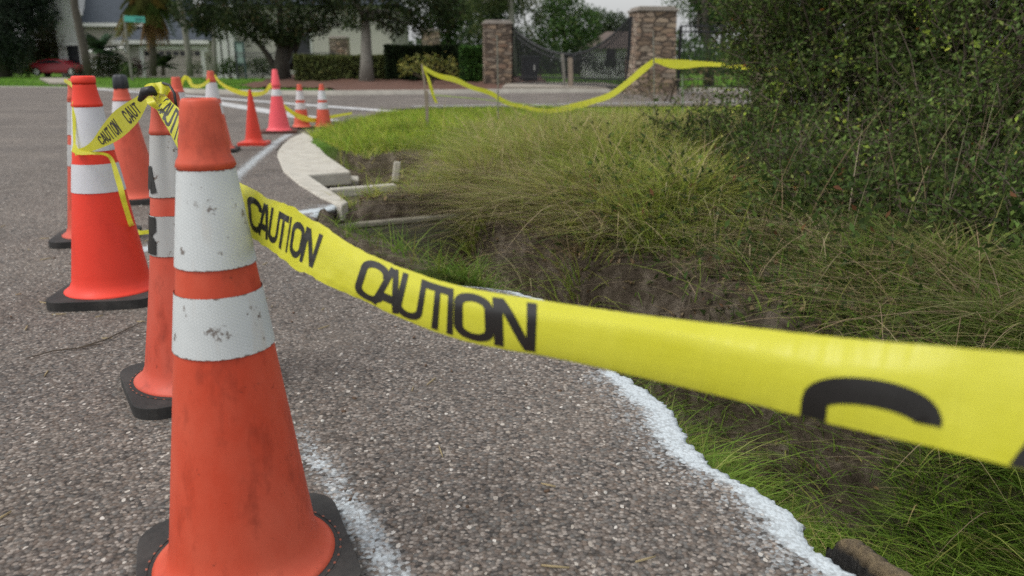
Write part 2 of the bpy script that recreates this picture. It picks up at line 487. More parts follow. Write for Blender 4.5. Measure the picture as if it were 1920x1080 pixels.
# ---------------------------------------------------------------- road
def road_mat():
    m, nt, b = newmat('worn_asphalt')
    v = coords(nt)
    big = noise(nt, v, .7, 6, .6)
    vo = nt.nodes.new('ShaderNodeTexVoronoi'); vo.inputs['Scale'].default_value = 128; nt.links.new(v, vo.inputs['Vector'])
    sp = nt.nodes.new('ShaderNodeSeparateColor'); nt.links.new(vo.outputs['Color'], sp.inputs[0])
    stone = ramp(nt, sp.outputs[0], [(0, (.06, .058, .057)), (.25, (.148, .134, .124)), (.45, (.182, .15, .128)), (.62, (.14, .142, .14)), (.8, (.235, .21, .19)), (1, (.36, .335, .31))])
    gap = ramp(nt, vo.outputs['Distance'], [(.42, (1, 1, 1)), (.8, (.5, .48, .46))])
    c = mix(nt, 1.0, stone, gap, 'MULTIPLY')
    # broken shell in the mix, two sizes, stretched
    shells = []
    for sc, thr, rad, rot in ((62, .94, .28, .5), (34, .965, .22, 1.3), (105, .955, .34, 2.2)):
        vv = nt.nodes.new('ShaderNodeTexVoronoi'); vv.inputs['Scale'].default_value = sc
        wob = mix(nt, .012, v, noise(nt, v, 60, 2, .5, 1), 'ADD')
        nt.links.new(mapping(nt, wob, (1, .62, 1), (0, 0, rot)), vv.inputs['Vector'])
        s2 = nt.nodes.new('ShaderNodeSeparateColor'); nt.links.new(vv.outputs['Color'], s2.inputs[0])
        on = math_n(nt, 'GREATER_THAN', s2.outputs[1], thr)
        rr = math_n(nt, 'MULTIPLY', s2.outputs[2], rad)
        near = math_n(nt, 'LESS_THAN', vv.outputs['Distance'], math_n(nt, 'ADD', rr, .1))
        f = math_n(nt, 'MULTIPLY', on, near)
        c = mix(nt, f, c, mix(nt, s2.outputs[0], (.36, .33, .29), (.62, .61, .58)))
    dk = ramp(nt, big, [(.3, (.74, .73, .74)), (.7, (1.14, 1.12, 1.1))])
    c = mix(nt, 1.0, c, dk, 'MULTIPLY')
    stn = ramp(nt, noise(nt, mapping(nt, v, (1.4, .7, 1)), 1.7, 8, .7), [(.5, (1, 1, 1)), (.72, (.68, .66, .64))])
    c = mix(nt, 1.0, c, stn, 'MULTIPLY')
    dst = ramp(nt, noise(nt, mapping(nt, v, (.9, .5, 1), loc=(3, 1, 0)), 2.3, 8, .75), [(.52, (0, 0, 0)), (.75, (.4, .4, .4))])
    c = mix(nt, dst, c, (.2, .175, .15))
    ck = nt.nodes.new('ShaderNodeTexVoronoi'); ck.feature = 'DISTANCE_TO_EDGE'; ck.inputs['Scale'].default_value = .55
    nt.links.new(mix(nt, .35, v, noise(nt, v, 2.5, 6, .7, 1), 'ADD'), ck.inputs['Vector'])
    ckf = ramp(nt, ck.outputs['Distance'], [(0, (.62, .6, .58)), (.004, (1, 1, 1))])
    c = mix(nt, 1.0, c, ckf, 'MULTIPLY')
    c = mix(nt, 1.0, c, (1.04, 1.01, .975), 'MULTIPLY')
    # paint overspray
    a = nt.nodes.new('ShaderNodeAttribute'); a.attribute_name = 'tint'
    pn = math_n(nt, 'ADD', a.outputs['Fac'], math_n(nt, 'MULTIPLY', math_n(nt, 'SUBTRACT', math_n(nt, 'ADD', math_n(nt, 'MULTIPLY', noise(nt, v, 170, 4, .8), .6), math_n(nt, 'MULTIPLY', sp.outputs[1], .4)), .5), 1.0))
    pm = ramp(nt, pn, [(.33, (0, 0, 0)), (.8, (1, 1, 1))])
    pm = math_n(nt, 'MULTIPLY', pm, ramp(nt, a.outputs['Fac'], [(.03, (0, 0, 0)), (.15, (1, 1, 1))]))
    c = mix(nt, pm, c, mix(nt, noise(nt, v, 26, 5, .7), (.42, .47, .5), (.7, .76, .79)))
    c = mix(nt, math_n(nt, 'MULTIPLY', pm, .55), c, mix(nt, 1.0, c, gap, 'MULTIPLY'))
    # raw broken face below the surface is dark bitumen
    nt.links.new(c, b.inputs['Base Color']); b.inputs['Roughness'].default_value = .85
    b.inputs['Specular IOR Level'].default_value = .3
    hgt = math_n(nt, 'MULTIPLY', math_n(nt, 'SUBTRACT', 1.0, vo.outputs['Distance']), math_n(nt, 'SUBTRACT', 1.0, math_n(nt, 'MULTIPLY', pm, .4)))
    bump(nt, b, hgt, .4, .005)
    return m
M_road = road_mat()
def seg_dist(x, y, pl):
    best = np.full(x.shape, 1e9); par = np.zeros(x.shape)
    for (a_, b_) in zip(pl[:-1], pl[1:]):
        dx, dy = b_[0] - a_[0], b_[1] - a_[1]
        t = np.clip(((x - a_[0]) * dx + (y - a_[1]) * dy) / (dx * dx + dy * dy), 0, 1)
        d = np.hypot(x - a_[0] - t * dx, y - a_[1] - t * dy)
        best = np.minimum(best, d)
    return best
def build_road():
    ys = np.concatenate([-np.geomspace(200, 4, 14), axis([(-3.8, .6, .15), (.6, 5.3, .0055), (5.3, 15.4, .05)]), [15.4]])
    rough_ = np.where((ys > -2) & (ys < 5.1), 1, 0) * (.024 * vnoise(ys * 4.1, 3) + .012 * vnoise(ys * 7, 9) + .009 * vnoise(ys * 27, 10) + .003 * vnoise(ys * 140, 12))
    xe = xedge(ys) + rough_
    off = np.concatenate([np.arange(0, .24, .012), np.arange(.24, 2.6, .03), np.arange(2.6, 6, .2), np.geomspace(6, 500, 26)])
    X = xe[:, None] - off[None, :]
    Y = np.repeat(ys[:, None], len(off), 1)
    Z = -(.006 + .008 * np.abs(vnoise2(X * 60, Y * 60, 44, 2))) * np.exp(-off[None, :] / .028) + .004 * vnoise2(X * 1.1, Y * 1.1, 40)
    # paint mask
    slope = .8
    de = off[None, :] * slope
    wv = .04 + .028 * vnoise(ys * 3.1, 14)[:, None]
    band = np.clip(1.2 - de / np.maximum(wv, .03), 0, 1)
    along = sstep((Y - .6) / .3) * (1 - sstep((Y - 2.14) / .1)) + sstep((Y - 2.82) / .08) * (1 - sstep((Y - 3.17) / .05)) + sstep((Y - 4.58) / .1) * (1 - sstep((Y - 5.0) / .05))
    paint = (.86 + .2 * vnoise(ys * 9, 15)[:, None]) * band * along + .55 * np.clip(1 - de / .21, 0, 1) * along
    l1 = seg_dist(X, Y, [(-.05, .9), (-.13, 1.06), (-.2, 1.2), (-.345, 1.47), (-.52, 1.79)])
    paint = np.maximum(paint, .66 * np.exp(-(l1 / .042) ** 2) * (1 - .3 * sstep((Y - 1.55) / .3)) * (.92 + .2 * vnoise(Y * 14, 8)))
    l2 = seg_dist(X, Y, [(-2.02, 5.6), (-2.2, 6.47), (-2.65, 9.15), (-2.75, 10)])
    paint = np.maximum(paint, .62 * np.exp(-(l2 / .07) ** 2))
    l3 = seg_dist(X, Y, [(-1.86, 3.6), (-1.74, 3.8), (-1.66, 4.05)])
    paint = np.maximum(paint, .8 * np.exp(-(l3 / .08) ** 2))
    l4 = seg_dist(X, Y, [(-1.36, 4.66), (-1.08, 4.93)])
    paint = np.maximum(paint, 1.0 * np.exp(-(l4 / .07) ** 2))
    ny, nx = X.shape
    V = np.stack([X, Y, Z], -1).reshape(-1, 3); P = np.clip(paint, 0, 1).reshape(-1)
    id_ = np.arange(ny * nx).reshape(ny, nx)
    Q = np.stack([id_[:-1, 1:], id_[:-1, :-1], id_[1:, :-1], id_[1:, 1:]], -1).reshape(-1, 4)
    # broken face: skirt with an undercut
    n0 = len(V); sk = []; skp = []
    for lev, (dx_, dz_) in enumerate(((-.002, -.022), (-.012, -.05), (-.03, -.1), (-.06, -.2))):
        j = .012 * vnoise(ys * 31, 60 + lev)
        sk.append(np.stack([xe + dx_ + j, ys, np.full_like(ys, dz_)], -1)); skp.append(np.where(lev < 1, .4, .06) * along[:, 0])
    V = np.concatenate([V] + sk); P = np.concatenate([P] + skp)
    prev = id_[:, 0]
    for lev in range(4):
        cur = n0 + lev * ny + np.arange(ny)
        Q = np.concatenate([Q, np.stack([prev[:-1], cur[:-1], cur[1:], prev[1:]], -1)]); prev = cur
    # the cross street
    xs = np.concatenate([-np.geomspace(300, 60, 8), np.arange(-58, 40, 1.0), np.geomspace(40, 300, 10)])
    yn = np.where(xs < -2.2, 15.4, far_near(xs)); yf = far_kerb(xs)
    tt = np.linspace(0, 1, 9)
    FX = np.repeat(xs[:, None], 9, 1); FY = yn[:, None] + (yf - yn)[:, None] * tt[None, :]
    n1 = len(V)
    V = np.concatenate([V, np.stack([FX, FY, np.zeros_like(FX)], -1).reshape(-1, 3)]); P = np.concatenate([P, np.zeros(FX.size)])
    i2 = n1 + np.arange(FX.size).reshape(FX.shape)
    Q = np.concatenate([Q, np.stack([i2[:-1, :-1], i2[1:, :-1], i2[1:, 1:], i2[:-1, 1:]], -1).reshape(-1, 4)])
    o = link('road', fastmesh('road', V, Q, tint=np.repeat(P[:, None], 3, 1), smooth=True), M_road)
    tag(o, kind='structure')
build_road()

def line_strip(name, a_, b_, w, mat, z=.006):
    a_ = np.array(a_); b_ = np.array(b_); d = (b_ - a_) / np.linalg.norm(b_ - a_); n_ = np.array([-d[1], d[0]]) * w / 2
    mb = MB(); k = 24
    pts = [a_ + (b_ - a_) * i / k for i in range(k + 1)]
    vs = [(*(p + n_), z) for p in pts] + [(*(p - n_), z) for p in pts]
    mb.add(vs, [(k + 1 + i, k + 2 + i, i + 1, i) for i in range(k)])
    o = mb.build(name, mat); tag(o, kind='structure'); return o
M_line = simple('worn_road_paint', (.5, .5, .5), .8, .25, 6, stain=((.12, .11, .1), .8))
line_strip('road_marking', (-7.6, 19.6), (-2.75, 12.25), .42, M_line)
line_strip('road_marking', (-15.5, 28.8), (-2.2, 14.75), .36, M_line, .008)
line_strip('road_marking', (-2.0, 16.35), (6.0, 18.6), .18, M_line, .008)

# far kerb with pavement, mulch bed, driveways
def far_strip(name, off0, off1, z, th, mat, x0=-58.0, x1=40.0, step=1.0, face=0.0):
    xs = np.arange(x0, x1 + .01, step); yf = far_kerb(xs); zz = -.3 * sstep((yf - 36) / 28) + z * (.12 + .88 * sstep((xs + 13) / 3))
    V = []; Q = []
    for i, (x, y, z_) in enumerate(zip(xs, yf, zz)):
        V += [(x, y + off0, z_ - th), (x, y + off0 + face, z_), (x, y + off1, z_), (x, y + off1, z_ - th)]
    for i in range(len(xs) - 1):
        for k in range(3): Q.append((i * 4 + k, (i + 1) * 4 + k, (i + 1) * 4 + k + 1, i * 4 + k + 1))
    o = link(name, fastmesh(name, V, Q), mat); tag(o, kind='structure'); return o
far_strip('kerb', 0.0, .4, .11, .3, simple('kerb_concrete', (.33, .31, .27), .9, .2, 3, bmp=.2), face=.06)
M_paveW = simple('pavement_concrete', (.4, .37, .32), .9, .15, 3, bmp=.2)
M_drive = simple('driveway_concrete', (.3, .265, .22), .9, .12, 2)
M_mulch = simple('red_brown_mulch', (.105, .048, .03), .95, .5, 9, bmp=.8)
def mulch_y0(x): return far_kerb(x) + .42 + 4.2 * sstep((-4.2 - x) / 2.2)
def mulch():
    mb = MB()
    xs = np.linspace(-9.5, 1.2, 40)
    V = []
    for x in xs:
        y0 = mulch_y0(x)
        for t in np.linspace(0, 1, 10):
            V.append((x, y0 + t * (35 - y0), .06 + .22 * t + .05 * float(vnoise2(x * 3, t * 20, 77))))
    Q = [(i * 10 + k, (i + 1) * 10 + k, (i + 1) * 10 + k + 1, i * 10 + k + 1) for i in range(39) for k in range(9)]
    o = link('mulch_bed', fastmesh('mulch_bed', V, Q, smooth=True), M_mulch); tag(o, kind='structure')
mulch()
def sheet(name, poly, mat, z):
    mb = MB(); mb.prism([tuple(p[:2]) for p in poly], z - .08, z); o = mb.build(name, mat); tag(o, kind='structure'); return o
sheet('driveway', [gp(75, 150), gp(122, 150), gp(165, 160), gp(95, 160)], M_drive, .1)
sheet('gate_apron', [(-.3, 23.9), (3.4, 23.9), (3.2, 29), (-.1, 29.5)], M_drive, .16)

# broken concrete gutter on the island corner
pad = [(519, 292), (521, 281), (530, 270), (545, 258), (570, 247), (586, 256), (592, 268), (612, 290), (658, 321), (578, 327), (612, 350), (652, 377), (640, 385), (600, 369), (560, 345), (531, 320)]
mb = MB(); mb.prism([tuple(gp(*p, 0.012)[:2]) for p in pad], -.1, .012)
o = mb.build('concrete_gutter', M_conc, bevel=.015)
tag(o, 'pale curved concrete gutter at the corner with its inner part broken away', 'gutter')

# ---------------------------------------------------------------- grass, weeds
def blades(P, L, W, tint, lean=.5, name='grass', mat=M_blade, seg=3, curl=.6, dirs=None):
    n = len(P); a = rng.uniform(0, 2 * np.pi, n) if dirs is None else dirs
    d = np.stack([np.cos(a), np.sin(a), np.zeros(n)], 1)
    fa = rng.uniform(0, 2 * np.pi, n)
    s = np.stack([np.cos(fa), np.sin(fa), np.zeros(n)], 1)
    ln = np.abs(rng.normal(lean, lean * .5, n)) + .05
    V = []; T = []
    for k in range(seg + 1):
        t = k / seg
        out = ln * (t + curl * t * t) * L * .7
        up = L * (t - .32 * np.clip(ln, 0, 1.2) * t * t * (1 + curl * .4))
        c = P + d * out[:, None] + np.array([0, 0, 1]) * up[:, None]
        w = W * (1 - t) ** .7 if k < seg else np.zeros(n)
        if k < seg:
            V.append(c - s * (w / 2)[:, None]); V.append(c + s * (w / 2)[:, None])
        else: V.append(c)
    m = 2 * seg + 1
    VV = np.stack(V, 1).reshape(-1, 3)
    base = (np.arange(n) * m)[:, None]
    Q = np.concatenate([base + np.array([2 * k, 2 * k + 1, 2 * k + 3, 2 * k + 2]) for k in range(seg - 1)])
    Tt = base + np.array([2 * seg - 2, 2 * seg - 1, 2 * seg])
    o = link(name, fastmesh(name, VV, Q, Tt, tint=np.repeat(tint, m, 0)), mat)
    return o
def pick(n, cols, wts, jit=.25):
    cols = np.array(cols); k = rng.choice(len(cols), n, p=np.array(wts) / sum(wts))
    return np.clip(cols[k] * (1 + rng.uniform(-jit, jit, (n, 1))) * (1 + rng.uniform(-.08, .08, (n, 3))), 0, 1)
def place(x, y, dz=-.01): return np.stack([x, y, ground_h(x, y) + dz], 1)
GREENS = [(.12, .2, .025), (.19, .25, .035), (.08, .15, .02), (.25, .25, .07), (.33, .29, .13)]

# the grass island
n = 110000
y = 5.2 + rng.beta(1.1, 1.5, n) * 11.2; x = rng.uniform(-2.7, 5.5, n)
bad = (x < xedge(y) + .04) | (y > far_near(x) - .05)
corner = (x < -.45 - .12 * (y - 5)) & (y < 7.0)
wash = (np.abs(x + .9) < .62) & (y > 5.0) & (y < 7.15)
lg = np.array([gp(px, py)[:2] for px, py in [(560, 250), (600, 268), (660, 322)]])
onpad = (x < np.interp(y, lg[::-1, 1], lg[::-1, 0]) + .02) & (y < lg[0, 1])
keep = ~(bad | corner | (wash & (rng.random(n) < .93)) | onpad)
keep &= ~((x < .2) & (y < 5.5))
x, y = x[keep], y[keep]; n = len(x)
patch = vnoise2(x * .8, y * .8, 33)
dry = sstep((patch * .6 + .45 * (x + .4) - .18 * (y - 7.5)) / 1.0) * sstep((11 - y) / 3)
tc = pick(n, [(.24, .34, .035), (.36, .43, .055), (.15, .26, .025), (.45, .43, .11)], [4, 4, 2, 2])
tc = tc * (1 + .3 * vnoise2(x * 1.9, y * 1.9, 36))[:, None]
td = pick(n, [(.42, .35, .14), (.3, .32, .08), (.48, .4, .22), (.19, .25, .055)], [3, 3, 2, 2])
w_ = (rng.random(n) < dry)[:, None]
Lh = np.where(w_[:, 0], rng.uniform(.2, .5, n), rng.uniform(.06, .26, n) * (1 + .35 * vnoise2(x * 1.3, y * 1.3, 39))) * np.interp(y, [5, 8, 11, 16], [1, 1, .8, .45])
o = blades(place(x, y), Lh, np.interp(y, [5, 16], [.007, .013]) * rng.uniform(.7, 1.3, n), np.where(w_, td, tc), .85, 'island_grass')
tag(o, kind='stuff')

# green grass in the ditch
n = 190000
y = .35 + rng.beta(1.0, 1.8, n) * 4.9; sgm = rng.uniform(-.62, 1.1, n)
x = np.interp(y, DIT[:, 0], DIT[:, 1]) + sgm / .86
keep = (x > xedge(y) + .05 + .03 * rng.random(n)) & ~((y < 1.75) & (x < np.interp(y, [.75, .95, 1.15, 1.32, 1.47, 1.62], [1.0, .92, .85, .79, .735, .66]) + .01)) & (rng.random(n) < np.where((sgm > .22) & (y > 2.3), .16, 1.0)) & (rng.random(n) < np.where(y > 3.2, .07, 1.0)) & (rng.random(n) < .98 + .3 * vnoise2(x * 2.4, y * 2.4, 91))
x, y, sgm = x[keep], y[keep], sgm[keep]; n = len(x)
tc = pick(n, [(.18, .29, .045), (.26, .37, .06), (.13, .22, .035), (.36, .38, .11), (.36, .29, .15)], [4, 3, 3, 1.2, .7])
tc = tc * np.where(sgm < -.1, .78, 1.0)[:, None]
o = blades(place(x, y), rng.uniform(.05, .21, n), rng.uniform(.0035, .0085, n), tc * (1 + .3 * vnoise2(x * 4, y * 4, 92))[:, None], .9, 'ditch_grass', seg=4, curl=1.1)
tag(o, kind='stuff')

# tussocks on the far bank: straw, olive and fresh green clumps of bent blades
def tussocks(name, m, ylo, yhi, slo, shi, pal, lens, kmin, kmax, spread, wid, lean, mat=M_blade, bias=None, seg=5, ok=None):
    X_, Y_, T_, Lh_, D_, W_ = [], [], [], [], [], []
    for k in range(m):
        y_ = random.uniform(ylo, yhi); s_ = random.uniform(slo, shi); x_ = float(np.interp(y_, DIT[:, 0], DIT[:, 1])) + s_ / .86
        if 2.45 < y_ < 4.85 and s_ < .7 and random.random() < .9: continue      # the eroded face stays bare
        if ok and not ok(x_, y_, s_): continue
        nb = random.randint(kmin, kmax); sz = random.uniform(.6, 1.3); a = rng.uniform(0, 6.283, nb)
        if bias is not None: a = np.where(rng.random(nb) < .5, rng.normal(bias, .7, nb), a)
        rr = np.abs(rng.normal(0, spread * sz, nb))
        X_.append(x_ + np.cos(a) * rr); Y_.append(y_ + np.sin(a) * rr); D_.append(a + rng.normal(0, .5, nb))
        base = pick(1, *pal, .15)[0]; mixd = pick(nb, *pal, .3); T_.append(base * .6 + mixd * .4)
        Lh_.append(rng.uniform(*lens, nb) * sz); W_.append(rng.uniform(*wid, nb))
    X_, Y_, D_, Lh_, W_ = (np.concatenate(q) for q in (X_, Y_, D_, Lh_, W_))
    kp = X_ > xedge(Y_) + .45
    o = blades(place(X_, Y_)[kp], Lh_[kp], W_[kp], np.clip(np.concatenate(T_), 0, 1)[kp], lean, name, mat, seg, 1.5, D_[kp])
    tag(o, kind='stuff'); return o
FRESH = ([(.27, .36, .055), (.4, .43, .09), (.18, .26, .045), (.5, .46, .15)], [3, 3, 2, 1.5])
STRAW = ([(.5, .41, .23), (.36, .29, .15), (.58, .49, .3), (.24, .2, .09)], [3, 3, 1.5, 2])
BROWN = ([(.33, .25, .15), (.2, .15, .1), (.45, .36, .23), (.24, .24, .08)], [3, 3, 1.5, 1.5])
pxof = lambda x_, y_: 960 + 1500 * x_ / (y_ * .962 + .22)
DUSK = ([(.14, .2, .045), (.2, .23, .06), (.1, .15, .035), (.3, .24, .12)], [3, 2, 2, 2])
far_ok = lambda x_, y_, s_: not (x_ < -.45 and y_ > 4.9) and pxof(x_, y_) < 1340 + random.uniform(-40, 40)
tussocks('bank_grass', 620, 3.4, 7.2, .42, 2.2, FRESH, (.12, .36), 40, 110, .09, (.005, .012), .8, ok=far_ok)
tussocks('straw_grass', 150, 3.0, 7.6, .5, 2.2, STRAW, (.16, .44), 20, 60, .08, (.004, .008), .9, M_stem, ok=far_ok)
tussocks('dry_weeds', 75, 3.9, 5.6, .35, .95, BROWN, (.14, .42), 30, 80, .1, (.003, .007), 1.2, M_stem, bias=np.pi + .4, ok=lambda x_, y_, s_: not (x_ < -.32 and y_ > 4.9))
tussocks('wall_weeds', 60, 2.3, 4.2, .4, 1.1, BROWN, (.1, .34), 20, 60, .08, (.002, .006), 1.1, M_stem, bias=np.pi + .3)
tussocks('bank_weeds', 90, 2.3, 4.4, .3, 1.25, DUSK, (.08, .3), 20, 60, .08, (.004, .009), .9)

# tufts growing into the washed-out gutter
def gutter_tufts():
    X_, Y_, T_, L_ = [], [], [], []
    for k in range(95):
        y_ = random.uniform(5.2, 7.3); x_ = random.choice([random.uniform(-.95, -.2), random.uniform(-1.35, -.2)])
        if 5.7 < y_ < 6.9 and x_ < -.75 and random.random() < .55: continue
        nb = random.randint(14, 46); a = rng.uniform(0, 6.28, nb); rr = np.abs(rng.normal(0, .06, nb))
        X_.append(x_ + np.cos(a) * rr); Y_.append(y_ + np.sin(a) * rr); T_.append(pick(nb, *FRESH, .3)); L_.append(rng.uniform(.06, .2, nb))
    X_, Y_, T_, L_ = (np.concatenate(q) for q in (X_, Y_, T_, L_))
    o = blades(place(X_, Y_), L_, rng.uniform(.004, .009, len(X_)), T_, .9, 'gutter_grass', M_blade, 4, 1.2); tag(o, kind='stuff')
gutter_tufts()

# short turf on the lawns across the street
n = 60000
y = 22 + rng.beta(.9, 2.0, n) * 42; x = -46 + rng.random(n) * 60 * 1.0
x = x * (y / 45)
keep = (y > far_kerb(x) + .45) & ~((x > -9.5) & (x < 1.0) & (y < 36) & (y > mulch_y0(x) - .1)) & ~((x > -.4) & (x < 3.6) & (y < 30))
ga, gb = gp(75, 150), gp(150, 159)
keep &= ~((y > 26) & (y < ga[1] + 1) & (np.abs((x - (ga[0] + (y - ga[1]) * (gb[0] - ga[0]) / (gb[1] - ga[1])) - 0)) < 1.0))
x, y = x[keep], y[keep]; n = len(x)
tc = pick(n, [(.13, .27, .035), (.18, .34, .045), (.09, .19, .03)], [3, 3, 2])
o = blades(place(x, y), rng.uniform(.06, .16, n), rng.uniform(.02, .05, n), tc, .6, 'lawn_grass', seg=2)
tag(o, kind='stuff')

# ---------------------------------------------------------------- leaf clouds, trees
def leaf_cloud(C, size, tint, aspect=.5, up=.25, hang=0.0):
    n = len(C)
    a = rng.normal(size=(n, 3)); a[:, 2] += -hang
    a /= np.linalg.norm(a, axis=1)[:, None]
    nn = rng.normal(size=(n, 3)); nn[:, 2] += up * 3
    b = np.cross(a, nn); b /= np.linalg.norm(b, axis=1)[:, None] + 1e-9
    s = (size * rng.uniform(.6, 1.35, n))[:, None] if not hasattr(size, '__len__') else size[:, None]
    c = np.cross(b, a) * s * .12
    V = np.stack([C - a * s / 2, C + b * s * aspect / 2 + c, C + a * s / 2, C - b * s * aspect / 2 + c], 1).reshape(-1, 3)
    Q = np.arange(4 * n).reshape(-1, 4)
    return V, Q, np.repeat(tint, 4, 0)
def clump_pts(clumps, dens, shell=.55):
    out = []; ids = []
    for k, (c, r_) in enumerate(clumps):
        r_ = np.array(r_ if hasattr(r_, '__len__') else (r_,) * 3, float)
        m = max(8, int(dens * (r_[0] * r_[1] * r_[2]) ** (2 / 3)))
        d = rng.normal(size=(m, 3)); d /= np.linalg.norm(d, axis=1)[:, None]
        rad = rng.random(m) ** (1 / 3 * (1 - shell) + .12)
        bumps = 1 + .22 * np.sin(d[:, 0] * 7 + k) * np.sin(d[:, 1] * 8 + 2 * k) * np.cos(d[:, 2] * 6 + k)
        out.append(np.array(c) + d * r_ * (rad * bumps)[:, None]); ids.append(np.full(m, k))
    return np.concatenate(out), np.concatenate(ids)
def crown_mesh(name, clumps, dens, leaf, cols, wts, aspect=.55, jit=.3, up=.25, hang=0):
    C, ids = clump_pts(clumps, dens)
    sprig = rng.normal(size=C.shape) * leaf * .3
    tone = rng.uniform(.75, 1.25, len(clumps))[ids][:, None]
    t = np.clip(pick(len(C), cols, wts, jit) * tone, 0, 1)
    V, Q, tt = leaf_cloud(C + sprig, leaf, t, aspect, up, hang)
    return fastmesh(name, V, Q, tint=tt)
def limbs(mb, base, r0, tips, rng_=random):
    for tip in tips:
        b = Vector(base); t = Vector(tip); d = t - b
        m1 = b + d * .35 + Vector((rng_.uniform(-.1, .1), rng_.uniform(-.1, .1), .12)) * d.length
        m2 = b + d * .7 + Vector((rng_.uniform(-.08, .08), rng_.uniform(-.08, .08), .06)) * d.length
        mb.tube([b, m1, m2, t], [r0, r0 * .7, r0 * .45, r0 * .15], 6)
OAK = ([(.03, .046, .018), (.044, .063, .023), (.021, .034, .014), (.07, .08, .03), (.085, .06, .03)], [4, 3, 4, 1, .5])
MID = ([(.055, .105, .03), (.085, .14, .04), (.04, .075, .025), (.13, .17, .055)], [4, 3, 3, 1])
FAR = ([(.055, .085, .038), (.078, .115, .048), (.038, .062, .03), (.1, .135, .06)], [4, 3, 3, 1])
def tree(name, label, cat, base, trunk, tr, clumps, dens, leaf, pal, barkm=M_bark, group=None, tips=6, extra=None, **kw):
    base = Vector(base)
    e = empty(name, base, 0, label, cat, group)
    mb = MB()
    tp = [Vector(p) - base for p in trunk]
    rr = np.linspace(tr, tr * .6, len(tp)); rr[0] *= 1.3
    mb.tube(tp, rr, 10)
    cl = [(np.array(c) - np.array(base), r_) for c, r_ in clumps]
    top = tp[-1]
    for k in sorted(range(len(cl)), key=lambda k: (Vector(cl[k][0]) - top).length)[:tips]:
        limbs(mb, top - Vector((0, 0, .15)), tr * .55, [cl[k][0]])
    if extra:
        for pts, r_ in extra: mb.tube([Vector(p) - base for p in pts], np.linspace(r_, r_ * .5, len(pts)), 8)
    mb.build('trunk', barkm, e, smooth=True)
    link('crown', crown_mesh('crown', cl, dens, leaf, *pal, **kw), M_leaf, e)
    return e
def shrub(name, label, cat, clumps, dens, leaf, pal, base=None, stem=.03, group=None, mat=M_twig, **kw):
    zc = min(c[2] for c, r_ in clumps); cx = np.mean([c[0] for c, r_ in clumps]); cy = np.mean([c[1] for c, r_ in clumps])
    b = Vector(base) if base is not None else Vector((cx, cy, float(ground_h(cx, cy))))
    e = empty(name, b, 0, label, cat, group)
    cl = [(np.array(c) - np.array(b), r_) for c, r_ in clumps]
    mb = MB()
    for c, r_ in cl: limbs(mb, (random.uniform(-.1, .1), random.uniform(-.1, .1), -.05), stem, [c])
    mb.build('stem', mat, e)
    link('foliage', crown_mesh('foliage', cl, dens, leaf, *pal, **kw), M_leaf, e)
    return e

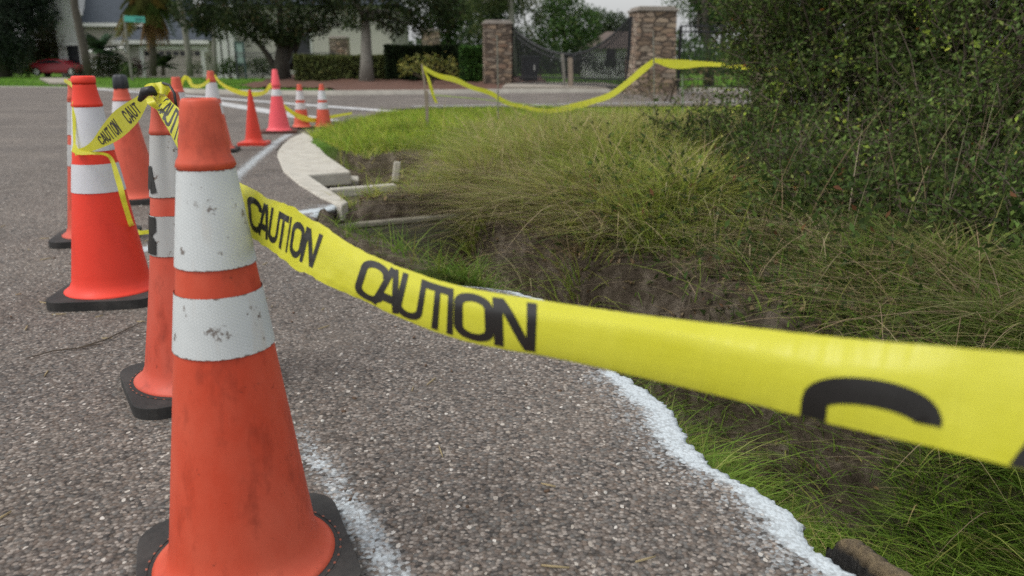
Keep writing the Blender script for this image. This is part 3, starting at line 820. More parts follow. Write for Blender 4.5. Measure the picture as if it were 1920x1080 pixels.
# ---------------------------------------------------------------- traffic cones
def cone_profile(H, rt, rb, z0=.03):
    return lambda z: rt + (rb - rt) * (H - z) / (H - z0)
def traffic_cone(loc, H, bands, m_body, m_col, label, rz=0.0, base_half=.18, rt=.03, rb=.136, base_mat=M_rubber, lip=None, tilt=(0, 0), flare=False, pegs=False, group='traffic cones along the taped-off edge', oct_=.06, dent=None, name='traffic_cone', slim=False):
    e = empty(name, loc, rz, label, 'traffic cone', group)
    e.rotation_euler = (tilt[0], tilt[1], rz)
    rf = cone_profile(H, rt, rb, .045)
    # body
    prof = [(rb + .026, .031), (rb + .027, .036), (rb + .02, .041), (rb + .006, .05), (rf(.075), .075)]
    zs = list(np.linspace(.1, H - .012, 40))
    brk = sorted([z for b in bands for z in b])
    for z in zs:
        r_ = rf(z)
        prof.append((r_, z))
    for (z1, z2) in bands[:1]:       # the head stands a little proud of the uppermost sleeve
        prof = [p for p in prof if p[1] < z2 - .0 or p[1] > z2 + .008]
        prof += [(rf(z2) + .0005, z2 + .001), (rf(z2) + .004, z2 + .004), (rf(z2 + .012) + .0035, z2 + .012)]
        prof.sort(key=lambda p: p[1])
        prof = [(r_ + (.0035 * (1 - sstep((z - z2) / .05)) if z > z2 + .02 else 0), z) for r_, z in prof]
    if flare:
        prof += [(rf(H) + .004, H - .03), (rf(H) + .006, H - .02), (rf(H) + .006, H - .004), (rf(H), H), (rf(H) - .008, H - .004), (rf(H) - .01, H - .05)]
    else:
        prof += [(rf(H - .004) - .0006, H - .004), (rf(H) - .003, H), (rf(H) - .007, H - .001), (rf(H) - .009, H - .06)]
    prof = sorted(prof[:-2], key=lambda p: p[1]) + prof[-2:] if not flare else prof
    mb = MB(); mb.lathe(prof, 56, dent)
    mb.build('body', m_body, e, smooth=True)
    # base
    h = base_half; c = oct_ * 1.15; mb = MB(); ring = []
    for (sx, sy, a0) in ((1, -1, -90), (1, 1, 0), (-1, 1, 90), (-1, -1, 180)):
        ring += [(sx * (h - c) + c * math.cos(R(a0 + q)), sy * (h - c) + c * math.sin(R(a0 + q))) for q in (0, 18, 36, 54, 72, 90)]
    mb.prism(ring, -.003, .034)
    for sx in (-1, 1):
        for sy in (-1, 1): mb.box((sx * (h - .06), sy * (h - .06), .0018), (.05, .05, .0035))
    mb.build('base', base_mat, e, bevel=.009, seg=3)
    if pegs:
        V = []; Q = []; nn_ = 176
        for k in range(nn_):
            a = 2 * math.pi * k / nn_
            for rr_ in (rb + .035, rb + .0385): V.append((rr_ * math.cos(a), rr_ * math.sin(a), .0352))
            k2 = (k + 1) % nn_; Q.append((2 * k, 2 * k + 1, 2 * k2 + 1, 2 * k2))
        me = fastmesh('stitching', V, Q); o = link('stitching', me, base_mat, e); me.materials.append(M_peg)
        me.polygons.foreach_set('material_index', np.array([1 if k % 4 == 0 else 0 for k in range(nn_)], np.int32))
    # reflective sleeves
    for k, (z1, z2) in enumerate(bands):
        nz, na = 14, 64; V = []; UV = []; T = []
        for i in range(nz + 1):
            z = z1 + (z2 - z1) * i / nz; r_ = rf(z) + .0022
            for a_ in range(na + 1):
                a = 2 * math.pi * a_ / na
                q = r_ + (dent(a, z) if dent else 0)
                V.append((q * math.cos(a), q * math.sin(a), z)); UV.append((a * rf((z1 + z2) / 2), z))
                dd = min(z - z1, z2 - z); T.append(max(0, 1 - dd / .011) * .8)
        Q = [(i * (na + 1) + k_, i * (na + 1) + k_ + 1, (i + 1) * (na + 1) + k_ + 1, (i + 1) * (na + 1) + k_) for i in range(nz) for k_ in range(na)]
        link('reflective_sleeve', fastmesh('reflective_sleeve', V, Q, tint=np.repeat(np.array(T)[:, None], 3, 1), uv=np.array(UV), smooth=True), m_col, e)
    return e

def bands28(H): return [(H - .262, H - .108), (H - .41, H - .308)]
near = traffic_cone((-.468, 1.228, 0), .817, [(.817 - .252, .817 - .104), (.817 - .389, .817 - .294)], M_cone_old, M_col_old, 'scuffed orange traffic cone nearest the camera with two dirty white reflective sleeves', R(23), .178, rt=.0275, rb=.126, pegs=True)
newc = traffic_cone((-1.535, 2.96, 0), .82, bands28(.82), M_cone_new, M_col_new, 'bright clean orange-red cone with crisp white sleeves and tape tied across its middle', R(8), .19, flare=True, rb=.14, rt=.034, pegs=False)
ltr = traffic_cone((-.87, 2.07, 0), .80, bands28(.80), M_cone_pale, M_col_grey, 'faded orange cone with grimy sleeves lettered in black, right behind the nearest cone', R(32), .185, dent=lambda a, z: .004 * math.sin(3 * a + z * 6) - .006 * math.exp(-((a - 4.2) / .3) ** 2), pegs=True)
traffic_cone((-2.1, 3.97, 0), .79, bands28(.79), M_cone_pale, M_col_grey, 'dull faded cone half hidden behind the bright orange-red cone', R(15), .19, rb=.13)
blk = traffic_cone((-2.45, 5.16, 0), .76, [(.56, .63)], M_cone_mid, M_col_pale, 'worn orange cone topped with a dark cap, standing behind the bright orange-red cone', R(12), .2, rb=.16)
traffic_cone((-2.95, 8.1, 0), .78, bands28(.78), M_cone_mid, M_col_pale, 'orange cone whose top and dark base corner show just right of the nearest cone', R(10), .2, rb=.14)
traffic_cone((-2.46, 6.05, 0), .76, bands28(.76), M_cone_mid, M_col_pale, 'orange cone with tape looped over its top, showing only above the nearest cone', R(30), .18)
traffic_cone((-2.79, 8.76, 0), .58, [], M_cone_red, M_col_new, 'small plain red cone with a red square base and no white bands', R(5), .15, rt=.014, rb=.092, base_mat=M_cone_red, pegs=False, oct_=.02)
pink = traffic_cone((-2.95, 10.3, 0), .6, [(.455, .535)], M_cone_pink, M_col_new, 'hot pink cone with one white band and a second narrow head stacked on top', R(14), .22, rt=.04, rb=.135, base_mat=simple('brown_rubber', (.1, .035, .025), .8), pegs=False)
mb = MB(); mb.lathe([(.06, .575), (.062, .58), (.054, .6), (.03, .77), (.026, .775), (.0, .775)], 32); mb.build('stacked_head', M_cone_pink, pink, smooth=True)
traffic_cone((-2.8, 10.85, 0), .58, [(.38, .5), (.26, .345)], M_cone_mid, M_col_pale, 'small orange cone with dull pinkish bands between the pink cone and the grass', R(20), .15, rt=.026, rb=.105, pegs=False)
traffic_cone((-2.52, 10.9, 0), .58, [(.38, .5), (.26, .345)], M_cone_mid, M_col_new, 'small orange cone with bright white bands, farthest right at the edge of the grass', R(40), .14, rt=.026, rb=.105, pegs=False)
# dark cap on the worn cone
mb = MB(); mb.lathe([(.043, .705), (.046, .71), (.042, .775), (.03, .79), (.0, .792)], 24, lambda a, z: .004 * math.sin(5 * a)); mb.build('cap', M_bin, blk, smooth=True)

# ---------------------------------------------------------------- letters
def arc(cx, cy, rx, ry, a0, a1, n=20):
    return [(cx + rx * math.cos(R(a)), cy + ry * math.sin(R(a))) for a in np.linspace(a0, a1, n)]
GLYPH = {
 'C': [[(.9, .66), (.9, .72)] + arc(.5, .7, .4, .2, 0, 90)[1:] + arc(.5, .7, .4, .2, 90, 180)[1:] + [(.1, .5)] + arc(.5, .3, .4, .2, 180, 270) + arc(.5, .3, .4, .2, 270, 360)[1:] + [(.9, .35)]],
 'O': [[(.1, .5), (.1, .7)] + arc(.5, .7, .4, .2, 180, 0)[1:] + [(.9, .3)] + arc(.5, .3, .4, .2, 360, 180)[1:] + [(.1, .5)]],
 'U': [[(.1, 1.0), (.1, .3)] + arc(.5, .3, .4, .2, 180, 360)[1:] + [(.9, 1.0)]],
 'A': [[(.06, 0), (.46, 1.0)], [(.54, 1.0), (.94, 0)], [(.22, .3), (.78, .3)]],
 'T': [[(0, .9), (1, .9)], [(.5, .82), (.5, 0)]],
 'I': [[(.5, 1.0), (.5, 0)]],
 'N': [[(.1, 0), (.1, 1.0)], [(.14, .97), (.86, .03)], [(.9, 0), (.9, 1.0)]],
 'M': [[(.08, 0), (.08, 1.0)], [(.12, .97), (.5, .2)], [(.5, .2), (.88, .97)], [(.92, 0), (.92, 1.0)]],
}
def stroke_quads(path, w, asp, n=64):
    """a constant-width quad strip along a path in the unit letter box; asp = width/height of the box"""
    p = np.array(path, float); p[:, 0] *= asp
    d = np.r_[0, np.cumsum(np.hypot(*np.diff(p, axis=0).T))]
    t = np.unique(np.r_[np.linspace(0, d[-1], n)])
    q = np.stack([np.interp(t, d, p[:, 0]), np.interp(t, d, p[:, 1])], 1)
    tg = np.gradient(q, axis=0); tg /= np.linalg.norm(tg, axis=1)[:, None] + 1e-9
    nn = np.stack([-tg[:, 1], tg[:, 0]], 1) * w / 2
    rows = [q + nn * f for f in (1, .33, -.33, -1)]   # outer to inner
    rows = [np.stack([r_[:, 0] / asp, r_[:, 1]], 1) for r_ in rows]
    return rows                                           # four rows of points
class Ribbon:
    """a flexible strip of film; stations give its two edges, its distance and how far it curls"""
    def __init__(s, st, L=.076, curl=True):
        st = np.array(st, float)               # t, Tx, Ty, Bx, By, d, extra
        s.t = st[:, 0]; s.st = st; s.L = L; s.curl = curl
        s.m = np.gradient(st, s.t, axis=0)
    def interp(s, t):
        t = np.clip(t, s.t[0], s.t[-1]); i = np.clip(np.searchsorted(s.t, t, side='right') - 1, 0, len(s.t) - 2)
        h = s.t[i + 1] - s.t[i]; u = ((t - s.t[i]) / h)[:, None]; h = h[:, None]
        return ((2 * u ** 3 - 3 * u ** 2 + 1) * s.st[i] + (u ** 3 - 2 * u ** 2 + u) * h * s.m[i] + (-2 * u ** 3 + 3 * u ** 2) * s.st[i + 1] + (u ** 3 - u ** 2) * h * s.m[i + 1])
    def P(s, t, v, lift=0.0):
        t = np.asarray(t, float).ravel(); v = np.asarray(v, float).ravel()
        k = s.interp(t); d = k[:, 5]
        def rays(a, b):
            A = (a - 960) / F_PX; B = -(b - 540) / F_PX
            return np.stack([A, CP + B * SP, -SP + B * CP], 1)
        T = rays(k[:, 1], k[:, 2]) * (d + k[:, 6] * .5)[:, None]; B = rays(k[:, 3], k[:, 4]) * (d - k[:, 6] * .5)[:, None]
        mid = (T + B) / 2; vd = -mid / np.linalg.norm(mid, axis=1)[:, None]
        if s.curl:
            k2 = s.interp(t + 2.0); k1 = s.interp(t - 2.0)
            dirx = (k2[:, 1] + k2[:, 3] - k1[:, 1] - k1[:, 3]); diry = (k2[:, 2] + k2[:, 4] - k1[:, 2] - k1[:, 4])
            ln = np.hypot(dirx, diry) + 1e-9
            perp = np.abs((k[:, 3] - k[:, 1]) * diry - (k[:, 4] - k[:, 2]) * dirx) / ln
            c = np.clip(perp / F_PX * d / s.L, .3, .995)
            th = np.sqrt(6 * (1 - c)) * (1 + .06 * (1 - c))     # sin(th)/th = c
            Rr = s.L / (2 * th)
            ph = th * (2 * v - 1)
            pos = .5 + np.sin(ph) / (2 * np.sin(th))
            arc_ = Rr * (np.cos(ph) - np.cos(th)); hm = Rr * (1 - np.cos(th)); kc = .34 + .05 * np.sin(t / 110.0)
            tri = np.where(v < kc, v / kc, (1 - v) / (1 - kc)); tri = np.where(tri > .8, tri - (tri - .8) ** 2 * 2.2, tri)
            h = .42 * arc_ + .58 * hm * tri
        else: pos = v; h = 0 * v
        # crinkles, deepest where the film is bunched on the left
        if s.curl:
            am = .0034 * (1 - sstep((t - 430) / 420)) + .0003
            h = h + am * vnoise2(t / 16.0 + v * 1.2, v * 1.6 + t / 60, 88, 3) + .6 * am * vnoise2(t / 60.0, v * 5, 89, 2)
            ev = am * .9 * vnoise2(t / 13.0, v * 0 + 3, 90, 2) * (np.abs(v - .5) * 2) ** 4
            pos = pos - ev / s.L * .8
        p = T + (B - T) * pos[:, None] + vd * (h + lift)[:, None]
        p[:, 2] += CAM_H
        return p
    def sheet(s, name, parent, nt_=160, nv=12, crease=.0):
        t = np.linspace(s.t[0], s.t[-1], nt_); v = np.linspace(0, 1, nv)
        TT, VV = np.meshgrid(t, v, indexing='ij')
        p = s.P(TT, VV)
        id_ = np.arange(nt_ * nv).reshape(nt_, nv)
        Q = np.stack([id_[:-1, :-1], id_[:-1, 1:], id_[1:, 1:], id_[1:, :-1]], -1).reshape(-1, 4)
        return link(name, fastmesh(name, p, Q, smooth=True, uv=np.stack([TT.ravel() / 100, VV.ravel()], 1)), M_tape, parent)
    def text(s, items, parent, lift=.0010, w=.185):
        """items: (char, t0, t1, v_top, v_bottom, aspect)"""
        for ch, t0, t1, v0, v1, asp in items:
            V = []; Q = []
            for j, path in enumerate(GLYPH[ch]):
                rows = stroke_quads(path, w, asp)
                m = len(rows[0]); n0 = sum(len(x) for x in V)
                pts = np.concatenate(rows)
                tt = t0 + (t1 - t0) * pts[:, 0]; vv = v0 + (v1 - v0) * (1 - pts[:, 1])
                V.append(s.P(tt, np.clip(vv, .003, .997), lift + .00012 * j))
                for r_ in range(3):
                    for i in range(m - 1):
                        q4 = (n0 + r_ * m + i, n0 + r_ * m + i + 1, n0 + (r_ + 1) * m + i + 1, n0 + (r_ + 1) * m + i)
                        if vv[r_ * m + i] < .99 or vv[(r_ + 1) * m + i] < .99: Q.append(q4)
            if Q: link('lettering', fastmesh('lettering', np.concatenate(V), np.array(Q), smooth=True), M_ink, parent)

# ---------------------------------------------------------------- the caution tape in front
def inv(t, a=.76, b=.00072): return 1 / (a + (t - 455) * b)
ST = [(292, 300, 171, 283, 182, 1.99, .0), (312, 320, 188, 299, 214, 1.93, .0), (332, 343, 214, 327, 268, 1.75, 0), (390, 392, 275, 388, 350, 1.5, 0), (430, 428, 322, 424, 410, 1.40, 0),
      (459, 452, 342, 465, 442, inv(459), 0), (498, 503, 371, 493, 459, inv(498), 0), (548, 556, 394, 540, 496, inv(548), 0), (596, 612, 428, 582, 518, inv(596), 0),
      (680, 694, 477, 668, 558, inv(680), 0), (765, 776, 510, 757, 599, inv(765), 0), (862, 862, 536, 862, 637, inv(862), 0), (942, 940, 551, 944, 655, inv(942), 0),
      (1008, 1010, 562, 1006, 665, inv(1008), 0), (1200, 1201, 590, 1199, 707, inv(1200), 0), (1400, 1405, 614, 1394, 753, inv(1400), 0), (1560, 1566, 632, 1548, 792, inv(1560), 0),
      (1800, 1808, 653, 1788, 848, inv(1800), 0), (1960, 1968, 667, 1945, 888, inv(1960), 0), (2300, 2310, 694, 2280, 985, inv(2300), 0), (2900, 2910, 740, 2860, 1180, inv(2900), 0)]
tp = empty('caution_tape', (-.85, 2.0, .8), 0, 'yellow caution tape stretched from the lettered cone past the nearest cone to the lower right', 'caution tape')
def unparent_keep(o, par):
    o.parent = par; o.matrix_parent_inverse = Matrix.Translation(-Vector(par.location))
rb = Ribbon(ST)
words = []
for ch, a, b in (('C', 466, 490), ('A', 486, 505), ('U', 505, 522), ('T', 520, 538), ('I', 535, 547), ('O', 546, 567), ('N', 568, 594)):
    words.append((ch, a, b, .17, .83, .75))
for ch, a, b in (('C', 672, 724), ('A', 706, 752), ('U', 746, 793), ('T', 793, 842), ('I', 826, 862), ('O', 852, 924), ('N', 926, 1004)):
    words.append((ch, a, b, .12, .93, .8 if ch != 'I' else .6))
words3 = [('C', 1508, 1775, .47, 1.4, 1.6), ('A', 1862, 2110, .66, 1.5, 1.3), ('U', 2150, 2400, .5, 1.3, 1.3)]
for ch, a, b in (('C', 306, 311), ('A', 311, 317), ('U', 317, 323), ('T', 323, 329), ('I', 329, 333), ('O', 334, 342), ('N', 344, 352)):
    words.append((ch, a, b, .14, .86, .6))
o = rb.sheet('film', None, 640, 22)
unparent_keep(o, tp)
before = set(bpy.data.objects)
rb.text(words, None); rb.text(words3, None, w=.3)
for o in set(bpy.data.objects) - before: unparent_keep(o, tp)

def ribbon_obj(label, st, txt=(), L=.076, curl=False, nt_=60, cat='caution tape', group=None, name='caution_tape'):
    r_ = Ribbon(st, L, curl)
    k = r_.interp(np.array([r_.t[0]]))[0]
    b = Vector(ad((k[1] + k[3]) / 2, (k[2] + k[4]) / 2, k[5]))
    e = empty(name, b, 0, label, cat, group)
    unparent_keep(r_.sheet('film', None, nt_, 8), e)
    if txt:
        bf = set(bpy.data.objects); r_.text(txt, None)
        for o in set(bpy.data.objects) - bf: unparent_keep(o, e)
    return e
# knot on the lettered cone, across to the bright cone
kn = ribbon_obj('yellow caution tape dropping from the lettered cone to the middle of the bright cone', [
    (0, 292, 163, 287, 182, 1.98, .01), (8, 276, 166, 280, 190, 2.02, .0), (20, 258, 180, 272, 205, 2.1, .0), (36, 236, 193, 262, 224, 2.2, .01), (60, 212, 211, 238, 250, 2.4, .0), (84, 190, 238, 212, 268, 2.6, .0),
    (104, 172, 264, 183, 280, 2.75, .0), (124, 154, 277, 160, 287, 2.83, .0), (138, 139, 281, 141, 292, 2.86, 0)],
    [(c, 50 - i * 6, 45 - i * 6, .17, .85, .6) for i, c in enumerate('CAUT')] + [(c, 96 - i * 4.6, 92 - i * 4.6, .17, .85, .5) for i, c in enumerate('CAUTION')])
# loops and tails of the knot
for st in ([(0, 300, 172, 296, 190, 1.95, 0), (10, 290, 156, 284, 170, 1.94, 0), (20, 272, 160, 276, 172, 1.95, 0), (30, 268, 176, 276, 184, 1.96, 0)],
           [(0, 288, 156, 286, 172, 1.96, 0), (14, 306, 154, 304, 176, 1.95, .02), (26, 320, 162, 314, 180, 1.97, 0), (34, 318, 176, 308, 184, 2.0, 0)],
           [(0, 286, 182, 274, 186, 1.93, 0), (10, 292, 192, 278, 196, 1.92, 0), (18, 300, 204, 294, 206, 1.93, 0)]):
    r_ = Ribbon(st, .076, False); unparent_keep(r_.sheet('loop', None, 24, 6), kn)
mb = MB()
mb.tube([ad(305, 156, 1.96), ad(318, 160, 1.94), ad(327, 175, 1.93), ad(331, 205, 1.93)], .0035, 6)
mb.tube([ad(262, 188, 1.97), ad(272, 172, 1.95), ad(284, 170, 1.93), ad(294, 178, 1.94)], [.006, .012, .012, .004], 8)
unparent_keep(mb.build('strap', M_strap, None, smooth=True), kn)
# round the bright cone and to the ground, and the tape tied from the cone behind
ribbon_obj('narrow twist of yellow tape running from the bright cone down to the asphalt', [
    (0, 139, 262, 134, 284, 2.85, 0), (10, 148, 280, 146, 290, 2.84, 0), (26, 176, 284, 176, 290, 2.8, 0), (46, 208, 292, 203, 296, 2.84, 0), (66, 225, 330, 215, 334, 2.84, 0), (100, 240, 386, 231, 390, 2.88, 0), (120, 252, 422, 244, 428, 3.02, 0), (136, 262, 432, 258, 440, 3.5, 0), (150, 276, 431, 274, 439, 3.6, 0), (164, 300, 428, 300, 436, 3.7, 0)])
ribbon_obj('yellow tape tied on top of the half-hidden faded cone and draped to the bright cone', [
    (0, 120, 147, 120, 154, 3.9, 0), (12, 131, 152, 130, 160, 3.7, 0), (24, 142, 158, 136, 166, 3.3, 0), (40, 150, 164, 139, 172, 2.95, 0), (60, 148, 184, 136, 186, 2.86, 0), (84, 143, 204, 135, 203, 2.85, 0), (110, 142, 235, 136, 236, 2.85, 0), (140, 142, 268, 137, 270, 2.85, 0)])
# the far spans
ribbon_obj('yellow tape sagging from cone to cone behind the nearest cone', [
    (0, 335, 178, 341, 180, 6.2, 0), (14, 338, 152, 344, 156, 6.0, 0), (22, 346, 141, 348, 149, 5.95, 0), (30, 356, 146, 352, 154, 6.0, 0), (44, 362, 157, 360, 164, 6.3, 0), (60, 378, 157, 377, 164, 7.2, 0), (72, 388, 150, 390, 157, 7.7, 0), (84, 400, 139, 400, 146, 7.95, 0),
    (100, 413, 152, 412, 158, 8.3, 0), (130, 440, 166, 438, 174, 9, 0), (160, 470, 172, 468, 181, 9.6, 0), (190, 496, 169, 498, 176, 10, 0), (210, 508, 156, 511, 164, 10.1, 0), (216, 516, 156, 516, 164, 10.1, 0)], nt_=110)
ribbon_obj('yellow tape drooping from the pink cone past the two small banded cones', [
    (0, 520, 176, 518, 182, 10.05, 0), (20, 530, 192, 527, 197, 10.2, 0), (44, 550, 208, 547, 215, 10.4, 0), (70, 572, 217, 570, 227, 10.5, 0), (94, 596, 221, 596, 229, 10.7, 0), (116, 622, 216, 622, 222, 10.9, 0), (150, 660, 210, 660, 214, 11.5, 0)], nt_=80)
ribbon_obj('yellow tape sagging over the grass island between the stake and the metal rod', [
    (0, 790, 121, 792, 130, 9.5, 0), (40, 828, 139, 826, 148, 9.8, 0), (56, 846, 142, 846, 153, 10, 0), (100, 886, 160, 884, 168, 10.3, 0), (140, 928, 174, 926, 183, 10.6, 0), (150, 938, 181, 936, 190, 10.7, 0), (200, 980, 196, 979, 203, 11, 0), (245, 1026, 204, 1025, 212, 11.2, 0), (290, 1072, 194, 1074, 206, 11.4, 0),
    (330, 1112, 184, 1117, 194, 11.6, 0), (352, 1136, 176, 1142, 186, 11.7, 0), (392, 1172, 152, 1178, 161, 11.8, 0), (430, 1204, 124, 1212, 133, 11.9, 0), (452, 1226, 109, 1229, 118, 12, 0)], nt_=140)
ribbon_obj('yellow tape running level from the metal rod into the big shrub', [
    (0, 1224, 109, 1226, 116, 12, 0), (30, 1256, 111, 1258, 128, 11.2, 0), (50, 1276, 112, 1278, 129, 10.6, .02), (90, 1318, 115, 1318, 125, 9.6, 0), (130, 1358, 118, 1358, 126, 8.8, 0), (160, 1390, 122, 1390, 130, 8.1, 0), (230, 1460, 124, 1460, 136, 7, 0)], nt_=70)
ribbon_obj('short yellow tape hanging from the top of the leaning stake into the grass', [
    (0, 789, 122, 793, 128, 9.5, 0), (20, 798, 140, 803, 142, 9.55, 0), (44, 805, 164, 811, 164, 9.6, 0), (64, 810, 180, 816, 181, 9.7, 0), (76, 815, 192, 821, 194, 9.75, 0)], nt_=40)
mb = MB(); mb.tube([at(812, 178, 9.7), at(900, 186, 10.2), at(1000, 197, 11.0), at(1120, 207, 11.6), at(1230, 214, 12)], .006, 6)
o = mb.build('string_line', simple('lime_string', (.45, .6, .12), .6)); tag(o, 'thin lime green string line low over the grass island', 'string')

# letters sprayed on the lettered cone
def cone_letter(e, ch, z0, z1, a0, a1, H, rt, rb_, rot=False, w=.26):
    rf = cone_profile(H, rt, rb_, .045)
    V = []; Q = []
    for j, path in enumerate(GLYPH[ch]):
        rows = stroke_quads(path, w, .7, 20); m = len(rows[0]); n0 = len(V)
        for pt in np.concatenate(rows):
            u, v_ = (pt[1], 1 - pt[0]) if rot else pt
            a = a0 + (a1 - a0) * u; z = z0 + (z1 - z0) * v_; r_ = rf(z) + .0042 + .0003 * j
            r_ += .004 * math.sin(3 * a + z * 6) - .006 * math.exp(-((a - 4.2) / .3) ** 2)
            V.append((r_ * math.cos(a), r_ * math.sin(a), z))
        Q += [(n0 + r_ * m + i, n0 + r_ * m + i + 1, n0 + (r_ + 1) * m + i + 1, n0 + (r_ + 1) * m + i) for r_ in range(3) for i in range(m - 1)]
    link('lettering', fastmesh('lettering', V, Q, smooth=True), M_ink, e)
# direction of the camera seen from the cone, in the cone's own frame
def facing(e):
    d = Vector((0, 0, 0)) - Vector(e.location); return math.atan2(d.y, d.x) - e.rotation_euler.z
fa = facing(ltr)
cone_letter(ltr, 'A', .55, .615, fa - 1.5, fa - .85, .80, .03, .136, False, .3)
cone_letter(ltr, 'M', .405, .48, fa - 1.3, fa - .8, .80, .03, .136, True, .3)

# ---------------------------------------------------------------- small ground things
mb = MB(); a_, b_ = gp(618, 352, 0), gp(742, 343, 0)
d_ = (b_ - a_); L_ = np.linalg.norm(d_[:2]); rz_ = math.atan2(d_[1], d_[0])
e = empty('concrete_beam', tuple((a_ + b_) / 2), rz_, 'pale narrow concrete beam lying across the washed-out gutter', 'concrete beam')
mb.box((0, 0, -.04), (L_, .07, .07)); mb.build('beam', M_conc, e, bevel=.012)
for k, (px, py, Y_, sz, rot, lb) in enumerate(((735, 388, 5.5, (.16, .09, .05), (.1, .2, .4), 'flat pale concrete fragment on the soil just above the headwall'), (788, 384, 5.6, (.2, .07, .06), (-.1, .1, -.2), 'long pale concrete fragment on the soil near the dry weeds'), (690, 372, 5.7, (.1, .08, .05), (.2, -.2, .9), 'small broken concrete piece beside the gutter end'), (650, 338, 6.7, (.2, .1, .06), (.25, .1, .2), 'tilted broken piece of gutter lying in the dark washout'))):
    mb = MB(); mb.box((0, 0, 0), sz, M=Euler(rot).to_matrix()); o = mb.build('concrete_fragment', M_conc, None, bevel=.014, loc=tuple(at(px, py, Y_))); tag(o, lb, 'concrete fragment', 'broken concrete around the washed-out gutter')
p_ = at(743, 322, 6.75)
mb = MB(); mb.box((0, 0, 0), (.055, .05, .17), M=Euler((R(-8), R(10), R(15))).to_matrix()); o = mb.build('concrete_post', M_conc, None, bevel=.01, loc=tuple(p_)); tag(o, 'short pale concrete post leaning at the end of the beam', 'concrete post')
p_ = at(838, 348, 5.9)
bm = bmesh.new(); bmesh.ops.create_icosphere(bm, subdivisions=3, radius=.09)
for v_ in bm.verts: v_.co *= 1 + .18 * math.sin(v_.co.x * 40) * math.cos(v_.co.z * 33); v_.co.z *= .8
me = bpy.data.meshes.new('concrete_lump'); bm.to_mesh(me); bm.free()
o = link('concrete_lump', me, M_conc, None, tuple(p_)); tag(o, 'rounded white lump of concrete among the dry weeds right of the gutter', 'concrete lump')
# headwall of the culvert
e = empty('headwall', (-.45, 5.24, -.57), math.atan2(.435, .9), 'grey mossy concrete headwall closing the end of the ditch', 'headwall')
mb = MB(); mb.box((.0, .06, .2), (1.5, .13, .44)); mb.build('upper_course', M_oldconc, e, bevel=.015)
mb = MB(); mb.box((.0, .085, -.25), (1.46, .14, .445)); mb.build('lower_course', M_oldconc, e, bevel=.02)
mb = MB(); mb.box((.0, .07, .44), (1.52, .16, .035)); mb.build('coping', simple('pale_old_concrete', (.26, .24, .19), .95, .4, 9, bmp=.5), e, bevel=.01)
# broken slab of asphalt slipped off the edge
def slab():
    c0 = np.array([(.68, 1.5), (.725, 1.41), (.775, 1.3), (.83, 1.15), (.9, .95), (.985, .75)])
    m_ = 90; q = np.linspace(0, 5, m_); cx = np.interp(q, range(6), c0[:, 0]); cy = np.interp(q, range(6), c0[:, 1])
    sec = [(-.05, -.36), (-.052, -.14), (-.047, -.06), (-.035, -.048), (.01, -.06), (.04, -.08), (.05, -.12), (.055, -.36)]
    k = len(sec); V = []
    taper = np.clip(np.minimum(q / .5, 1), .15, 1)
    for i in range(m_):
        for j_, (u, z) in enumerate(sec):
            rj = rng.normal() * .0016
            V.append((cx[i] + u * taper[i] * .7 + .005 * float(vnoise(np.array([q[i] * 5.0]), 70)[0]) + rj, cy[i] + u * .35 * taper[i] + rj, z - .025 - .07 * (1 - taper[i]) + .004 * float(vnoise(np.array([q[i] * 7.0]), 80)[0]) + rj * .6))
    Q = [(i * k + j_, (i + 1) * k + j_, (i + 1) * k + j_ + 1, i * k + j_ + 1) for i in range(m_ - 1) for j_ in range(k - 1)]
    T_ = [(0, j_, j_ + 1) for j_ in range(1, k - 1)]
    m, nt, b = newmat('dark_broken_asphalt'); v = coords(nt)
    sx = nt.nodes.new('ShaderNodeSeparateXYZ'); nt.links.new(v, sx.inputs[0])
    c = ramp(nt, noise(nt, v, 40, 8, .75), [(.3, (.012, .012, .013)), (.55, (.04, .038, .036)), (.75, (.13, .12, .1))])
    tp_ = ramp(nt, math_n(nt, 'ADD', math_n(nt, 'MULTIPLY', math_n(nt, 'ADD', sx.outputs[2], .1), 18), noise(nt, v, 13, 6, .7)), [(.48, (0, 0, 0)), (.8, (1, 1, 1))])
    c = mix(nt, tp_, c, ramp(nt, noise(nt, v, 60, 6, .7), [(.3, (.1, .075, .05)), (.7, (.33, .25, .14))]))
    nt.links.new(c, b.inputs['Base Color']); b.inputs['Roughness'].default_value = .95
    bump(nt, b, noise(nt, v, 70, 8, .75), .9, .02)
    o = link('broken_slab', fastmesh('broken_slab', V, Q, T_), m)
    tag(o, 'dark broken strip of asphalt with a brown top slipped below the painted edge', 'asphalt slab')
slab()
# wooden stakes and rods
def post(name, label, cat, b, t, w, mat, group=None, n=4):
    b = Vector(b); t = Vector(t); mb = MB(); mb.tube([Vector((0, 0, -.15)), (t - b) * .5 + Vector((.004, 0, 0)), t - b], w, n)
    o = mb.build(name, mat, None, loc=b); tag(o, label, cat, group); return o
def on_ground(px, Y): 
    x = (px - 960) / F_PX * (Y * CP + CAM_H * SP); return Vector((x, Y, float(ground_h(x, Y))))
b = at(800, 236, 8.8); post('wooden_stake', 'short grey wooden stake sunk in the green grass before the leaning stake', 'stake', b, at(800, 170, 8.8), .022, M_wood)
b = at(799, 188, 9.5); post('wooden_stake', 'thin dark stake holding up the end of the far caution tape', 'stake', b, at(791, 121, 9.5), .013, M_wood)
post('metal_rod', 'thin pale rod standing in front of the left brick pillar, touching the tape', 'rod', on_ground(934, 10.7), at(932, 66, 10.7), .009, M_greybark, None, 6)
post('metal_rod', 'thin pale rod carrying the high point of the tape before the right brick pillar', 'rod', on_ground(1227, 12), at(1225, 60, 12), .01, M_greybark, None, 6)
